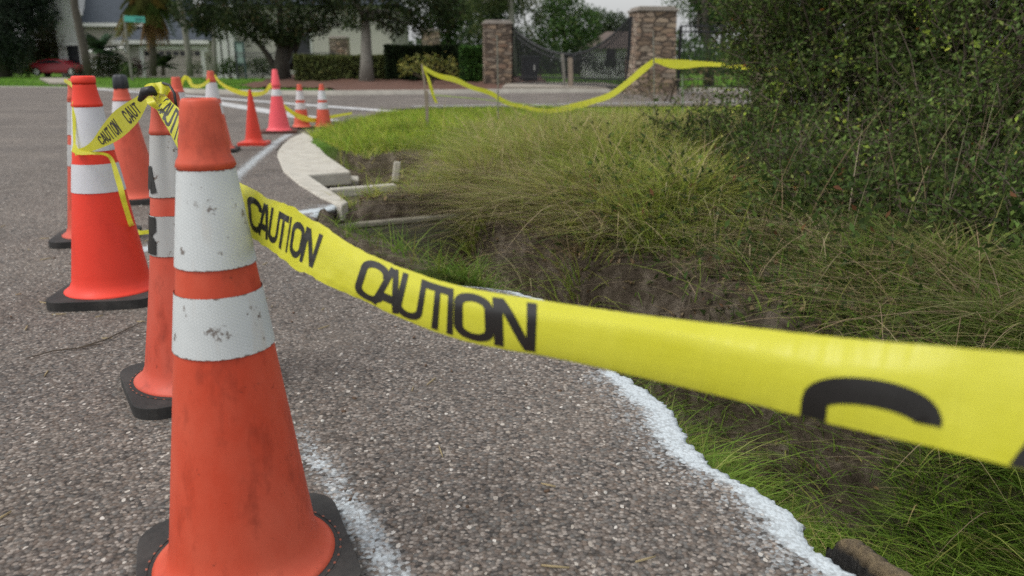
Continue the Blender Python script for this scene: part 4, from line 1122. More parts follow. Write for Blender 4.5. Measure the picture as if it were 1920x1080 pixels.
post('metal_rod', 'short greenish rod right of the right brick pillar', 'rod', on_ground(1281, 11.5), at(1279, 140, 11.5), .012, simple('green_rod', (.2, .26, .16), .7), None, 6)
# twig on the asphalt
mb = MB(); tw = [(-1.47, 2.27), (-1.42, 2.33), (-1.36, 2.36), (-1.31, 2.43), (-1.29, 2.55), (-1.27, 2.62)]
mb.tube([(x + 1.4, y_ - 2.4, .006 + .002 * (i % 2)) for i, (x, y_) in enumerate(tw)], [.0015, .0022, .0025, .0022, .0018, .001], 6)
mb.tube([(.04, -.04, .006), (.08, -.02, .01), (.1, .0, .006)], [.003, .002, .001], 5)
o = mb.build('twig', M_twig, None, loc=(-1.4, 2.4, 0)); tag(o, 'thin bent dry twig lying on the asphalt left of the lettered cone', 'twig')
# loose bits on the asphalt
def litter():
    V = []; Q = []; T = []
    for k in range(260):
        y_ = random.uniform(.9, 4.5); x_ = random.uniform(-2.8, float(xedge(y_)) - .12)
        if k % 3 == 0: L, w = random.uniform(.02, .06), random.uniform(.0015, .003); c = (.42, .34, .2)
        else: L, w = random.uniform(.006, .014), random.uniform(.004, .009); c = random.choice([(.6, .58, .53), (.5, .48, .44), (.15, .1, .07)])
        a = random.uniform(0, 6.28); ca, sa = math.cos(a), math.sin(a); n0 = len(V); z = .007
        prof = [(-L / 2, -w * .3), (0, -w / 2), (L / 2, -w * .2), (L / 2, w * .25), (0, w / 2), (-L / 2, w * .3)]
        for lz in (0, .0035):
            for px, py in prof: V.append((x_ + px * ca - py * sa, y_ + px * sa + py * ca, z + lz - .004)); T.append(c)
        Q += [(n0 + 6, n0 + 7, n0 + 10, n0 + 11), (n0 + 7, n0 + 8, n0 + 9, n0 + 10)] + [(n0 + i, n0 + (i + 1) % 6, n0 + 6 + (i + 1) % 6, n0 + 6 + i) for i in range(6)]
    o = link('litter', fastmesh('litter', V, Q, tint=np.array(T)), M_stem); tag(o, kind='stuff')
litter()

# ---------------------------------------------------------------- the big shrub on the right
def big_shrub(name, label, clumps, nleaf, base, leaf=.03, nst=70, pal=None):
    b = Vector(base); e = empty(name, b, 0, label, 'shrub')
    cl = [(np.array(c) - np.array(b), r_) for c, r_ in clumps]
    wts = np.array([r_ ** 2 for c, r_ in cl]); wts /= wts.sum()
    # stems: base -> clump, then sprays of twigs carrying the leaves
    mb = MB(); C = []; tone = []
    for i in range(nst):
        k = rng.choice(len(cl), p=wts); c, r_ = cl[k]
        d = rng.normal(size=3); d /= np.linalg.norm(d)
        tip = c + d * r_ * rng.uniform(.2, .8)
        s0 = np.array([rng.normal() * .16, rng.normal() * .16, -.05])
        mid = s0 + (tip - s0) * .5 + rng.normal(size=3) * .1 + np.array([0, 0, .12])
        mb.tube([s0, mid, tip], [.012, .008, .003], 5, cap=False)
    for i in range(int(nleaf / 22)):
        k = rng.choice(len(cl), p=wts); c, r_ = cl[k]
        d = rng.normal(size=3); d[2] = d[2] * .9 + .1; d /= np.linalg.norm(d)
        s0 = c + d * r_ * rng.uniform(.3, .95)
        out = d * .6 + rng.normal(size=3) * .5 + np.array([0, 0, .35]); out /= np.linalg.norm(out)
        L = rng.uniform(.12, .32) * (1 if r_ > .25 else .7) * (1.7 if rng.random() < .12 else 1)
        s1 = s0 + out * L * .5 + rng.normal(size=3) * .02; s2 = s0 + out * L + np.array([0, 0, -.03])
        mb.tube([s0, s1, s2], [.0035, .0025, .0012], 4, cap=False)
        t = rng.random(22); pp = s0 + (s1 - s0) * (t * 2).clip(0, 1)[:, None] + (s2 - s1) * (t * 2 - 1).clip(0, 1)[:, None]
        C.append(pp + rng.normal(size=(22, 3)) * .018)
        q = rng.random()
        tone.append(np.full(22, 1.75 if q > .92 else (1.35 if q > .7 else rng.uniform(.75, 1.1))))
    C = np.concatenate(C); tone = np.concatenate(tone)
    tone = tone * np.clip(1 + .34 * vnoise2(C[:, 0] * 3.1 + C[:, 1] * 1.7, C[:, 2] * 3.1 - C[:, 1], 61, 3), .5, 1.7)
    t = pick(len(C), *(pal or ([(.085, .132, .034), (.115, .165, .042), (.062, .1, .03), (.145, .178, .048)], [4, 3, 3, 1.2])), .3)
    t = np.where((tone > 2)[:, None], t * np.array([1.5, 1.35, .8]), t)
    t = np.clip(t * tone[:, None], 0, 1)
    q = rng.random(len(C)) < .002; t[q] = np.array([.3, .11, .03])
    q = rng.random(len(C)) < .003; t[q] = np.array([.42, .42, .09])
    V, Q, tt = leaf_cloud(C, leaf, t, .46, .35)
    mb.build('stem', M_twig, e)
    link('foliage', fastmesh('foliage', V, Q, tint=tt), M_leaf, e)
    return e
cl = []
for px, py, Y, r_ in [(1470, 150, 5.4, .36), (1420, 260, 5.2, .3), (1420, 380, 4.9, .34), (1550, 60, 5.4, .6), (1560, 260, 5.0, .5), (1580, 420, 4.6, .36), (1700, 120, 5.2, .65), (1720, 320, 4.6, .5), (1690, 460, 4.3, .32),
                      (1480, -60, 5.5, .55), (1680, -120, 5.4, .8), (1500, 430, 4.4, .36), (1430, 420, 4.5, .3), (1620, 450, 4.1, .36), (1380, 330, 5.0, .28), (1740, 470, 3.9, .32), (1350, 400, 4.8, .22), (1450, 400, 4.2, .36), (1650, 420, 3.9, .38), (1460, 450, 3.9, .33), (1590, 470, 3.7, .34), (1710, 480, 3.5, .34), (1530, 380, 4.1, .36), (1560, 480, 3.9, .28), (1450, 500, 4.0, .2), (1660, 520, 3.6, .2), (1330, 430, 4.8, .2), (1330, 250, 5.3, .14), (1280, 250, 5.3, .09), (1235, 235, 5.3, .05), (1340, 330, 5.2, .2), (1420, 60, 5.6, .25)]:
    cl.append((at(px, py, Y), r_))
big_shrub('large_shrub', 'big dense dark green shrub rising out of frame above the ditch bank', cl, 125000, (2.3, 5.2, .1), nst=90)
cl = []
for px, py, Y, r_ in [(1860, 120, 4.7, .6), (1900, 300, 4.3, .5), (1820, 420, 4.0, .34), (1930, 460, 3.8, .36), (2050, 250, 4.2, .7), (1900, -60, 4.9, .7), (1780, 510, 3.7, .28), (1900, 520, 3.6, .3), (1840, 250, 4.2, .4), (1820, 440, 3.6, .36), (1840, 490, 3.35, .34), (1930, 500, 3.2, .34), (1760, 400, 3.9, .36), (1940, 430, 3.5, .36), (2100, 450, 3.8, .5), (2100, 0, 4.6, .8)]:
    cl.append((at(px, py, Y), r_))
big_shrub('large_shrub', 'dark twiggy shrub at the right edge of the photo beside the bigger one', cl, 85000, (2.75, 4.2, .1), nst=90)
# bare and dead stems in front of the shrubs
n = 170
x = rng.uniform(1.0, 2.9, n); y = rng.uniform(3.3, 4.9, n)
o = blades(place(x, y), rng.uniform(.25, .9, n), rng.uniform(.003, .0055, n), pick(n, [(.22, .17, .1), (.3, .26, .17), (.12, .09, .06)], [2, 1, 2]), .4, 'dead_stems', M_stem, 6, .7)
tag(o, kind='stuff')
# low leafy weeds at the foot of the shrubs and on the bank
n = 14000
x = rng.uniform(.2, 2.8, n); y = 2.6 + rng.random(n) * 3.6; s_ = (x - np.interp(y, DIT[:, 0], DIT[:, 1])) * .86
k_ = (s_ > .5) & (vnoise2(x * 3, y * 3, 70) > -.1); x, y = x[k_], y[k_]; n = len(x)
pz = place(x, y); pz[:, 2] += rng.random(n) ** 1.5 * .28
V, Q, tt = leaf_cloud(pz, .04, pick(n, [(.06, .1, .025), (.09, .14, .03), (.04, .065, .02), (.16, .08, .04)], [3, 2, 3, .4]), .4)
o = link('ground_weeds', fastmesh('ground_weeds', V, Q, tint=tt), M_leaf); tag(o, kind='stuff')

# fallen leaves and rootlets on the bare earth
n = 5200
y = 1.2 + rng.random(n) * 6.0; s_ = rng.uniform(-.2, 1.2, n); x = np.interp(y, DIT[:, 0], DIT[:, 1]) + s_ / .86
k_ = (x > xedge(y) + .1) & ~((x < -1.5) | ((y > 5) & (x > .2))); x, y = x[k_], y[k_]; n = len(x)
V, Q, tt = leaf_cloud(place(x, y, .008), .032, pick(n, [(.2, .13, .07), (.3, .22, .12), (.12, .08, .05), (.4, .33, .22), (.1, .13, .04)], [3, 2, 2, 1, 1.5]), .5, 1.2)
o = link('leaf_litter', fastmesh('leaf_litter', V, Q, tint=tt), M_leaf); tag(o, kind='stuff')

# ---------------------------------------------------------------- brick pillars, gate, fence
def stone_mat():
    m, nt, b = newmat('stacked_stone')
    v = coords(nt)
    wob = mix(nt, .11, v, noise(nt, v, 5, 3, .6, 1), 'ADD')
    mp = mapping(nt, wob, (3.0, 3.0, 8.2))
    vo = nt.nodes.new('ShaderNodeTexVoronoi'); vo.distance = 'MANHATTAN'; vo.inputs['Scale'].default_value = 1.0; vo.inputs['Randomness'].default_value = .75
    nt.links.new(mp, vo.inputs['Vector'])
    ve = nt.nodes.new('ShaderNodeTexVoronoi'); ve.feature = 'DISTANCE_TO_EDGE'; ve.inputs['Scale'].default_value = 1.0; ve.inputs['Randomness'].default_value = .75
    nt.links.new(mp, ve.inputs['Vector'])
    sc_ = nt.nodes.new('ShaderNodeSeparateColor'); nt.links.new(vo.outputs['Color'], sc_.inputs[0])
    gapf = ramp(nt, ve.outputs['Distance'], [(.03, (1, 1, 1)), (.11, (0, 0, 0))])
    c = ramp(nt, sc_.outputs[0], [(0, (.15, .11, .08)), (.25, (.33, .24, .165)), (.45, (.24, .2, .16)), (.6, (.4, .32, .235)), (.8, (.25, .155, .105)), (1, (.46, .39, .31))])
    c = mix(nt, gapf, c, (.09, .07, .055))
    c = mix(nt, 1, c, ramp(nt, noise(nt, v, 6, 6), [(.3, (.6, .6, .6)), (.7, (1.15, 1.12, 1.1))]), 'MULTIPLY')
    nt.links.new(c, b.inputs['Base Color']); b.inputs['Roughness'].default_value = .9
    bump(nt, b, math_n(nt, 'SUBTRACT', 1, gapf), .9, .04)
    return m
M_stone = stone_mat()
M_cap = simple('stone_cap', (.27, .24, .21), .9, .2, 6)
def pillar(label, px0, px1, ptop, pbot, Y, rz=0.0, flare=0.0, name='stone_pillar'):
    a_, b_ = at(px0, pbot, Y), at(px1, pbot, Y); w = (b_[0] - a_[0]); c = (a_ + b_) / 2; H = at((px0 + px1) / 2, ptop, Y)[2]
    g = 0.0
    e = empty(name, (c[0], Y + w / 2, g), rz, label, 'pillar')
    mb = MB(); k = 8; vs = []; fs = []
    lv = np.linspace(0, 1, k)
    for t in lv:
        h = w / 2 * (1 + flare * (1 - t) ** 2)
        vs += [(-h, -h, t * (H - .12)), (h, -h, t * (H - .12)), (h, h, t * (H - .12)), (-h, h, t * (H - .12))]
    for i in range(k - 1):
        for j in range(4): fs.append((i * 4 + j, i * 4 + (j + 1) % 4, i * 4 + 4 + (j + 1) % 4, i * 4 + 4 + j))
    fs.append((k * 4 - 4, k * 4 - 3, k * 4 - 2, k * 4 - 1)); mb.add(vs, fs)
    mb.build('shaft', M_stone, e)
    mb = MB(); mb.box((0, 0, H - .085), (w * 1.08, w * 1.08, .07)); mb.box((0, 0, H - .02), (w * .95, w * .95, .06)); mb.build('cap', M_cap, e, bevel=.02)
    return e
pL = pillar('brown stone gate pillar left of the iron gate, beside the dark hedge', 907, 957, 38, 170, 27.5, R(6))
pR = pillar('largest brown stone gate pillar, right of the iron gate', 1186, 1258, 12, 185, 22.4, R(6), .16)
pillar('stone fence pillar behind the hedge, right of the forked oak', 620, 652, 68, 130, 42)
pillar('stone fence pillar half hidden under leaves, left of the gate hedge', 792, 824, 54, 130, 42)
def gate():
    A = np.array([at(953, 164, 27.9)[0], 27.9]); Bm = np.array([at(1070, 166, 25.6)[0], 25.6]); C_ = np.array([at(1180, 170, 23.0)[0], 23.0])
    e = empty('iron_gate', (A[0], A[1], .1), 0, 'black wrought iron double driveway gate with a dipping top between the two stone pillars', 'gate')
    off = np.array([A[0], A[1], .1])
    for (p, q, leftleaf) in ((A, Bm, True), (Bm, C_, False)):
        mb = MB(); n_ = 24
        def top(t):
            u = 1 - t if leftleaf else t
            return .98 + 1.0 * u ** 2.0
        P3 = lambda t, z: np.array([*(p + (q - p) * t), z + .1]) - off
        t0, t1 = (.02, .985) if leftleaf else (.015, .98)
        mb.tube([P3(t, top(t)) for t in np.linspace(t0, t1, 16)], .03, 6)
        mb.tube([P3(t, top(t) - .16) for t in np.linspace(t0, t1, 16)], .018, 6)
        for z in (.06, .28): mb.tube([P3(t0, z), P3(t1, z)], .025, 6)
        for t in (t0, t1): mb.tube([P3(t, .0), P3(t, top(t))], .035, 6)
        leaf_o = mb.build('gate_leaf', M_iron, e)
        mb = MB()
        for t in np.linspace(t0 + .03, t1 - .03, 28): mb.tube([P3(t, .05), P3(t, top(t) + .05)], .022, 5)
        mb.build('pickets', M_iron, leaf_o)
    # solid dark hinge post by the left pillar
    mb = MB(); mb.box((A[0] + .02 - off[0], A[1] + .05 - off[1], 1.0), (.3, .25, 2.0)); mb.build('gate_post', M_iron, e, bevel=.02)
    mb = MB(); mb.box((C_[0] + .02 - off[0], C_[1] - off[1], .98), (.1, .1, 1.96)); mb.build('gate_post', M_iron, e, bevel=.01)
gate()
def fence(label, p, q, h, n_, z=.05):
    p = np.array(p); q = np.array(q)
    e = empty('iron_fence', (p[0], p[1], z), 0, label, 'fence')
    mb = MB()
    for zz in (.15, h - .15, h): mb.tube([(0, 0, zz), (q[0] - p[0], q[1] - p[1], zz)], .022, 5)
    mb.build('rails', M_iron, e)
    mb = MB()
    for t in np.linspace(0, 1, n_): mb.tube([((q[0] - p[0]) * t, (q[1] - p[1]) * t, 0), ((q[0] - p[0]) * t, (q[1] - p[1]) * t, h + .1)], .011, 4)
    mb.build('pickets', M_iron, e)
    for t in np.linspace(0, 1, 4):
        mb = MB(); mb.box(((q[0] - p[0]) * t, (q[1] - p[1]) * t, h / 2), (.08, .08, h)); mb.build('post', M_iron, e)
fence('black iron fence running right from the largest stone pillar', (4.62, 23.0), (11, 23.6), 1.75, 46)
fence('black iron fence behind the clipped hedge and forked oak', (-13.6, 41), (-8.6, 41.4), 1.15, 44, .1)
# things behind the gate
GSH = ([(.03, .05, .02), (.045, .07, .025), (.02, .035, .015)], [3, 2, 2])
p_ = at(1070, 166, 24.6); post('wooden_post', 'pale square wooden post standing before the middle of the gate', 'post', (p_[0], 24.6, .1), at(1069, 108, 24.6), .09, M_wood)
p_ = at(1050, 166, 25); post('wooden_post', 'thinner pale post close to the middle of the gate', 'post', (p_[0] + .15, 25, .1), at(1054, 100, 25.0), .06, M_greybark)
e = empty('wheelie_bin', (at(993, 160, 30)[0], 30, .1), R(10), 'dark wheeled bin standing behind the gate by the left stone pillar', 'bin')
mb = MB(); mb.add([(-.24, -.3, .08), (.24, -.3, .08), (.24, .25, .08), (-.24, .25, .08), (-.3, -.36, .88), (.3, -.36, .88), (.3, .32, .88), (-.3, .32, .88)], [(0, 3, 2, 1), (4, 5, 6, 7), (0, 1, 5, 4), (1, 2, 6, 5), (2, 3, 7, 6), (3, 0, 4, 7)]); mb.build('body', M_bin, e, bevel=.03)
mb = MB(); mb.box((0, -.02, .92), (.66, .74, .06)); mb.build('lid', M_bin, e, bevel=.02)
for sx in (-1, 1):
    mb = MB(); mb.tube([(sx * .22, .26, .1), (sx * .3, .26, .1)], .1, 14); mb.build('wheel', M_tyre, e)
mb = MB(); mb.box((.1, -.372, .55), (.1, .01, .18)); mb.build('sticker', M_white, e)

# ---------------------------------------------------------------- hedges and beds
def hedge(label, px0, px1, ptop, pbot, Y, depth, dens, leaf, pal, name='clipped_hedge', **kw):
    a_, b_ = at(px0, pbot, Y), at(px1, pbot, Y); top = at(px0, ptop, Y)[2]; x0, x1 = a_[0], b_[0]; z0 = .1
    e = empty(name, ((x0 + x1) / 2, Y + depth / 2, z0), 0, label, 'hedge')
    w = x1 - x0; h = top - z0
    n_ = int(dens * (w * h + w * depth))
    face = rng.random(n_) < h / (h + depth)
    C = np.stack([rng.uniform(-w / 2, w / 2, n_), np.where(face, -depth / 2 + np.abs(rng.normal(0, .1, n_)), rng.uniform(-depth / 2, depth / 2, n_)), np.where(face, rng.uniform(0, h, n_), h - np.abs(rng.normal(0, .07, n_)))], 1)
    C[:, 1] += .07 * vnoise2(C[:, 0] * 2.2, C[:, 2] * 2.2, 15); C[:, 2] += .06 * vnoise2(C[:, 0] * 1.6, C[:, 1] * 1.6, 16) * (C[:, 2] / h)
    m_ = n_ // 6
    D = np.stack([np.where(rng.random(m_) < .5, -1, 1) * (w / 2 - np.abs(rng.normal(0, .06, m_))), rng.uniform(-depth / 2, depth / 2, m_), rng.uniform(0, h, m_)], 1)
    C = np.concatenate([C, D])
    t = pick(len(C), *pal, .3); 
    V, Q, tt = leaf_cloud(C, leaf, t, .55)
    link('foliage', fastmesh('foliage', V, Q, tint=tt), M_leaf, e)
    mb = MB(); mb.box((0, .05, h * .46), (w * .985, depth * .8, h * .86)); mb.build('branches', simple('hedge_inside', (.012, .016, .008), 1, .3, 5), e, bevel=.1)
hedge('low clipped olive green hedge between the forked oak and the grey trunk', 552, 726, 104, 150, 31.5, 1.1, 900, .1, ([(.1, .125, .042), (.14, .165, .05), (.075, .09, .033), (.2, .215, .07)], [3, 3, 2, 1]))
hedge('tall dark clipped hedge ending at the left gate pillar', 722, 862, 85, 150, 31, 1.4, 900, .11, ([(.026, .044, .018), (.038, .06, .02), (.018, .03, .014)], [3, 3, 2]))
hedge('bright green end block of the tall hedge touching the left gate pillar', 862, 916, 86, 158, 29.4, 1.4, 1100, .1, ([(.05, .12, .024), (.072, .155, .03), (.03, .075, .018)], [3, 3, 2]))
cl = [(at(px, py, 27.8), r_) for px, py, r_ in [(765, 122, .32), (790, 118, .36), (815, 120, .38), (842, 122, .32), (758, 130, .22), (852, 132, .24), (800, 135, .3)]]
shrub('variegated_shrub', 'yellow-green rounded shrub in front of the tall dark hedge', 'shrub', cl, 900, .1, ([(.3, .29, .07), (.22, .24, .06), (.13, .15, .05), (.4, .38, .12)], [3, 3, 2, 1]))
for label, cls, pal in (
    ('low dark red-brown shrub by the palm trunk right of the red car', [(160, 131, 62, .5), (178, 130, 62, .55), (145, 132, 62, .4)], ([(.06, .04, .03), (.045, .05, .025)], [1, 1])),
    ('rounded dark green shrub under the fan palm by the white house', [(200, 112, 60, .9), (215, 120, 60, .95), (190, 125, 60, .8), (225, 128, 60, .7)], OAK),
    ('reddish bush against the left jamb of the garage door', [(255, 122, 60, .5), (258, 130, 60, .5)], ([(.06, .03, .03), (.03, .035, .02)], [2, 1])),
    ('small round green bush at the right jamb of the garage door', [(370, 128, 60, .45)], MID),
    ('green shrub row below the beige house left of the dark sign', [(425, 125, 50, .5), (437, 122, 50, .55), (450, 126, 50, .5), (412, 132, 50, .35)], MID),
    ('grey-green shrub right of the dark sign under the forked oak', [(478, 124, 46, .45), (490, 122, 46, .5), (500, 126, 46, .45)], OAK),
    ('pale flowering bush left of the red car', [(20, 122, 66, .8), (28, 130, 66, .8), (10, 132, 66, .7)], ([(.3, .26, .26), (.06, .07, .04), (.04, .06, .03)], [1, 2, 2])),
    ('small grassy clump left of the red car wheel', [(48, 135, 63, .4), (55, 134, 63, .4)], MID),
    ('low green shrub by the street sign pole', [(238, 132, 56, .5), (246, 134, 56, .4)], MID)):
    shrub('garden_shrub', label, 'shrub', [(at(a, b, c), d) for a, b, c, d in cls], 900, .15, pal)
for label, cls in (
    ('dark shrubs low behind the left leaf of the gate', [(975, 100, 46, .8), (1000, 118, 46, .6), (1020, 105, 46, .7), (1040, 120, 46, .6), (985, 80, 47, .7)]),
    ('dark green bush covering the left half of the white cottage', [(1090, 108, 50, .7), (1075, 120, 50, .6), (1108, 118, 50, .5), (1085, 92, 50, .6)]),
    ('dark bush under the white cottage wall behind the right gate leaf', [(1140, 124, 56, .6), (1165, 122, 56, .7), (1185, 118, 56, .7), (1120, 128, 56, .5)])):
    shrub('garden_shrub', label, 'shrub', [(at(a, b, c), d) for a, b, c, d in cls], 800, .13, GSH)
# topiary with two balls
cl = [(at(394, 110, 55), .32), (at(412, 108, 55), .34)]
shrub('topiary_shrub', 'dark shrub clipped into two balls beside the garage', 'shrub', cl, 900, .1, OAK, base=tuple(on_ground(403, 55)))

# ---------------------------------------------------------------- houses
def house_box(mb, x0, x1, y0, y1, z0, z1): mb.box(((x0 + x1) / 2, (y0 + y1) / 2, (z0 + z1) / 2), (x1 - x0, y1 - y0, z1 - z0))
def house_left():
    Y = 66.0
    X = lambda px, YY=Y: at(px, 100, YY)[0]; Zz = lambda py, YY=Y: at(100, py, YY)[2]
    x0, x1, xg = X(121), X(262), X(160); z0 = -.5
    e = empty('house', (X(200), Y, z0), 0, 'pale two storey house with blue-grey roof and a white double garage behind palms', 'house')
    off = Vector((X(200), Y, z0))
    def put(mb, name, mat, par=e, **kw):
        mb.v = [tuple(Vector(v) - off) for v in mb.v]; return mb.build(name, mat, par, **kw)
    ze = Zz(44)
    mb = MB(); house_box(mb, xg, x1, Y, Y + 10, z0, ze); put(mb, 'wall', M_wall)
    # shingled gable front on the left
    gz = Zz(-60); xa = X(140)
    mb = MB(); vs = []
    x0g, x1g = X(118), X(163)
    for yy in (Y - .6, Y + 9): vs += [(x0g, yy, z0), (x1g, yy, z0), (x1g, yy, Zz(20)), ((x0g + x1g) / 2, yy, gz), (x0g, yy, Zz(20))]
    mb.add(vs, [(0, 1, 2, 3, 4), (9, 8, 7, 6, 5), (0, 5, 6, 1), (1, 6, 7, 2), (2, 7, 8, 3), (3, 8, 9, 4), (4, 9, 5, 0)]); put(mb, 'gable', M_shing)
    mb = MB(); xm = (x0g + x1g) / 2
    for s_, xx in ((-1, x0g), (1, x1g)):
        mb.tube([(xx + s_ * .35, Y - .75, Zz(30)), (xm, Y - .75, gz + .15)], .16, 4)
    put(mb, 'trim', M_white)
    for cz, w_ in ((104, .8),):
        f = MB(); f.box((X(146), Y - .62, Zz(cz)), (1.1, .08, 1.7)); fo = put(f, 'window', M_white)
        f = MB(); f.box((X(146), Y - .67, Zz(cz)), (.9, .06, 1.5)); put(f, 'pane', M_glass, fo)
    # main roof
    mb = MB(); rh = ze + 5.2
    mb.add([(xg - .2, Y - .6, ze), (x1 + 1.5, Y - .6, ze), (x1 + 1.5, Y + 5, rh), (xg - .2, Y + 5, rh), (xg - .2, Y + 10.6, ze), (x1 + 1.5, Y + 10.6, ze)], [(0, 1, 2, 3), (3, 2, 5, 4), (0, 3, 4), (1, 5, 2), (0, 4, 5, 1)]); put(mb, 'roof', M_roof)
    mb = MB(); mb.box(((xg + x1) / 2 + .6, Y - .66, ze - .12), (x1 - xg + 1.8, .1, .26)); put(mb, 'fascia', M_white)
    # garage wing
    Yg = 62.0; gx0, gx1 = at(222, 100, Yg)[0], at(398, 100, Yg)[0]; ge = at(100, 76, Yg)[2]
    mb = MB(); house_box(mb, gx0 + .5, gx1 - .5, Yg, Yg + 7, z0, ge); put(mb, 'garage_wall', M_wall)
    mb = MB(); r1 = ge + 1.9
    mb.add([(gx0, Yg - .6, ge), (gx1, Yg - .6, ge), (gx1, Yg + 7, ge), (gx0, Yg + 7, ge), (gx0 + 3, Yg + 3.2, r1), (gx1 - 3, Yg + 3.2, r1)], [(0, 1, 5, 4), (1, 2, 5), (2, 3, 4, 5), (3, 0, 4), (0, 3, 2, 1)]); put(mb, 'garage_roof', M_roof)
    mb = MB(); mb.box(((gx0 + gx1) / 2, Yg - .66, ge - .12), (gx1 - gx0 + .1, .1, .26)); put(mb, 'fascia', M_white)
    d0, d1 = at(270, 100, Yg)[0], at(377, 100, Yg)[0]; dt = at(100, 93, Yg)[2]
    mb = MB(); t_ = .28
    mb.box((d0 - t_ / 2, Yg - .06, (dt + z0) / 2), (t_, .12, dt - z0)); mb.box((d1 + t_ / 2, Yg - .06, (dt + z0) / 2), (t_, .12, dt - z0)); mb.box(((d0 + d1) / 2, Yg - .06, dt + t_ / 2), (d1 - d0 + 2 * t_, .12, t_)); put(mb, 'garage_frame', M_white)
    mb = MB(); hh = dt - z0
    for k in range(4): mb.box(((d0 + d1) / 2, Yg - .03, z0 + hh * (k + .5) / 4), (d1 - d0 - .01, .05, hh / 4 - .03))
    door = put(mb, 'garage_door', M_gdoor)
    for k in range(8):
        mb = MB(); mb.box((d0 + (d1 - d0) * (k + .5) / 8, Yg - .065, dt - hh / 8), ((d1 - d0) / 8 * .72, .03, hh / 4 * .55)); put(mb, 'pane', M_glass, door)
    for px in (238, 388):
        mb = MB(); xx = at(px, 100, Yg)[0]; mb.box((xx, Yg - .1, at(100, 92, Yg)[2]), (.22, .2, .4)); put(mb, 'wall_lamp', M_white)
    # porch
    mb = MB(); xx = at(172, 100, 63)[0]
    mb.tube([(xx, 63, z0), (xx - .5, 63, at(100, 98, 63)[2])], .14, 6); mb.tube([(xx - .5, 63, at(100, 98, 63)[2]), (xx + 2.5, 63, at(100, 90, 63)[2])], .12, 6)
    mb.box((xx + .9, 62.9, at(100, 121, 63)[2]), (2.2, .3, .6)); put(mb, 'porch_trim', M_white)
house_left()
def house_mid():
    Y = 54.0; z0 = -.3; x0, x1 = at(408, 100, Y)[0], at(735, 100, Y)[0]; ze = at(0, 10, Y)[2]
    off = Vector(((x0 + x1) / 2, Y, z0))
    e = empty('house', off, 0, 'beige house showing in gaps behind the oaks, right of the garage', 'house')
    def put(mb, name, mat, par=e): mb.v = [tuple(Vector(v) - off) for v in mb.v]; return mb.build(name, mat, par)
    mb = MB(); house_box(mb, x0, x1, Y, Y + 9, z0, ze); put(mb, 'wall', simple('cream_stucco', (.46, .44, .39), .9, .06, 2))
    mb = MB(); mb.add([(x0 - .7, Y - .7, ze), (x1 + .7, Y - .7, ze), (x1 + .7, Y + 9.7, ze), (x0 - .7, Y + 9.7, ze), (x0 + 4, Y + 4.5, ze + 3.2), (x1 - 4, Y + 4.5, ze + 3.2)], [(0, 1, 5, 4), (1, 2, 5), (2, 3, 4, 5), (3, 0, 4), (0, 3, 2, 1)]); put(mb, 'roof', M_roof)
    for px in (410, 424, 438):
        mb = MB(); xx = at(px, 100, Y - .8)[0]; mb.box((xx, Y - .8, (ze + z0) / 2), (.34, .34, ze - z0)); mb.box((xx, Y - .8, z0 + 1.0), (.44, .44, .2)); put(mb, 'column', M_white)
    for px, w_ in ((417, .9), (431, .9), (560, 1.6)):
        mb = MB(); xx = at(px, 100, Y)[0]; mb.box((xx, Y - .03, z0 + 1.9), (w_ + .2, .08, 2.2)); f = put(mb, 'window', M_white)
        mb = MB(); mb.box((xx, Y - .07, z0 + 1.9), (w_, .06, 2.0)); put(mb, 'pane', M_glass, f)
house_mid()
def house_gate():
    Y = 62.0; z0 = -.4; x0, x1 = at(1104, 100, Y)[0], at(1200, 100, Y)[0]; ze = at(0, 91, Y)[2]
    off = Vector(((x0 + x1) / 2, Y, z0))
    e = empty('house', off, 0, 'white cottage with a brown roof seen through the right leaf of the gate', 'house')
    def put(mb, name, mat, par=e): mb.v = [tuple(Vector(v) - off) for v in mb.v]; return mb.build(name, mat, par)
    mb = MB(); house_box(mb, x0, x1, Y, Y + 6, z0, ze); put(mb, 'wall', M_white)
    mb = MB(); mb.add([(x0 - .4, Y - .5, ze), (x1 + .4, Y - .5, ze), (x1 + .4, Y + 3, ze + 1.3), (x0 + 1.6, Y + 3, ze + 1.3), (x0 - .4, Y + 6.5, ze), (x1 + .4, Y + 6.5, ze)], [(0, 1, 2, 3), (3, 2, 5, 4), (0, 3, 4), (1, 5, 2), (0, 4, 5, 1)]); put(mb, 'roof', M_brownroof)
    for px in (1146,):
        mb = MB(); xx = at(px, 100, Y)[0]; mb.box((xx, Y - .03, z0 + 1.5), (.65, .08, 1.2)); put(mb, 'window', M_glass)
house_gate()

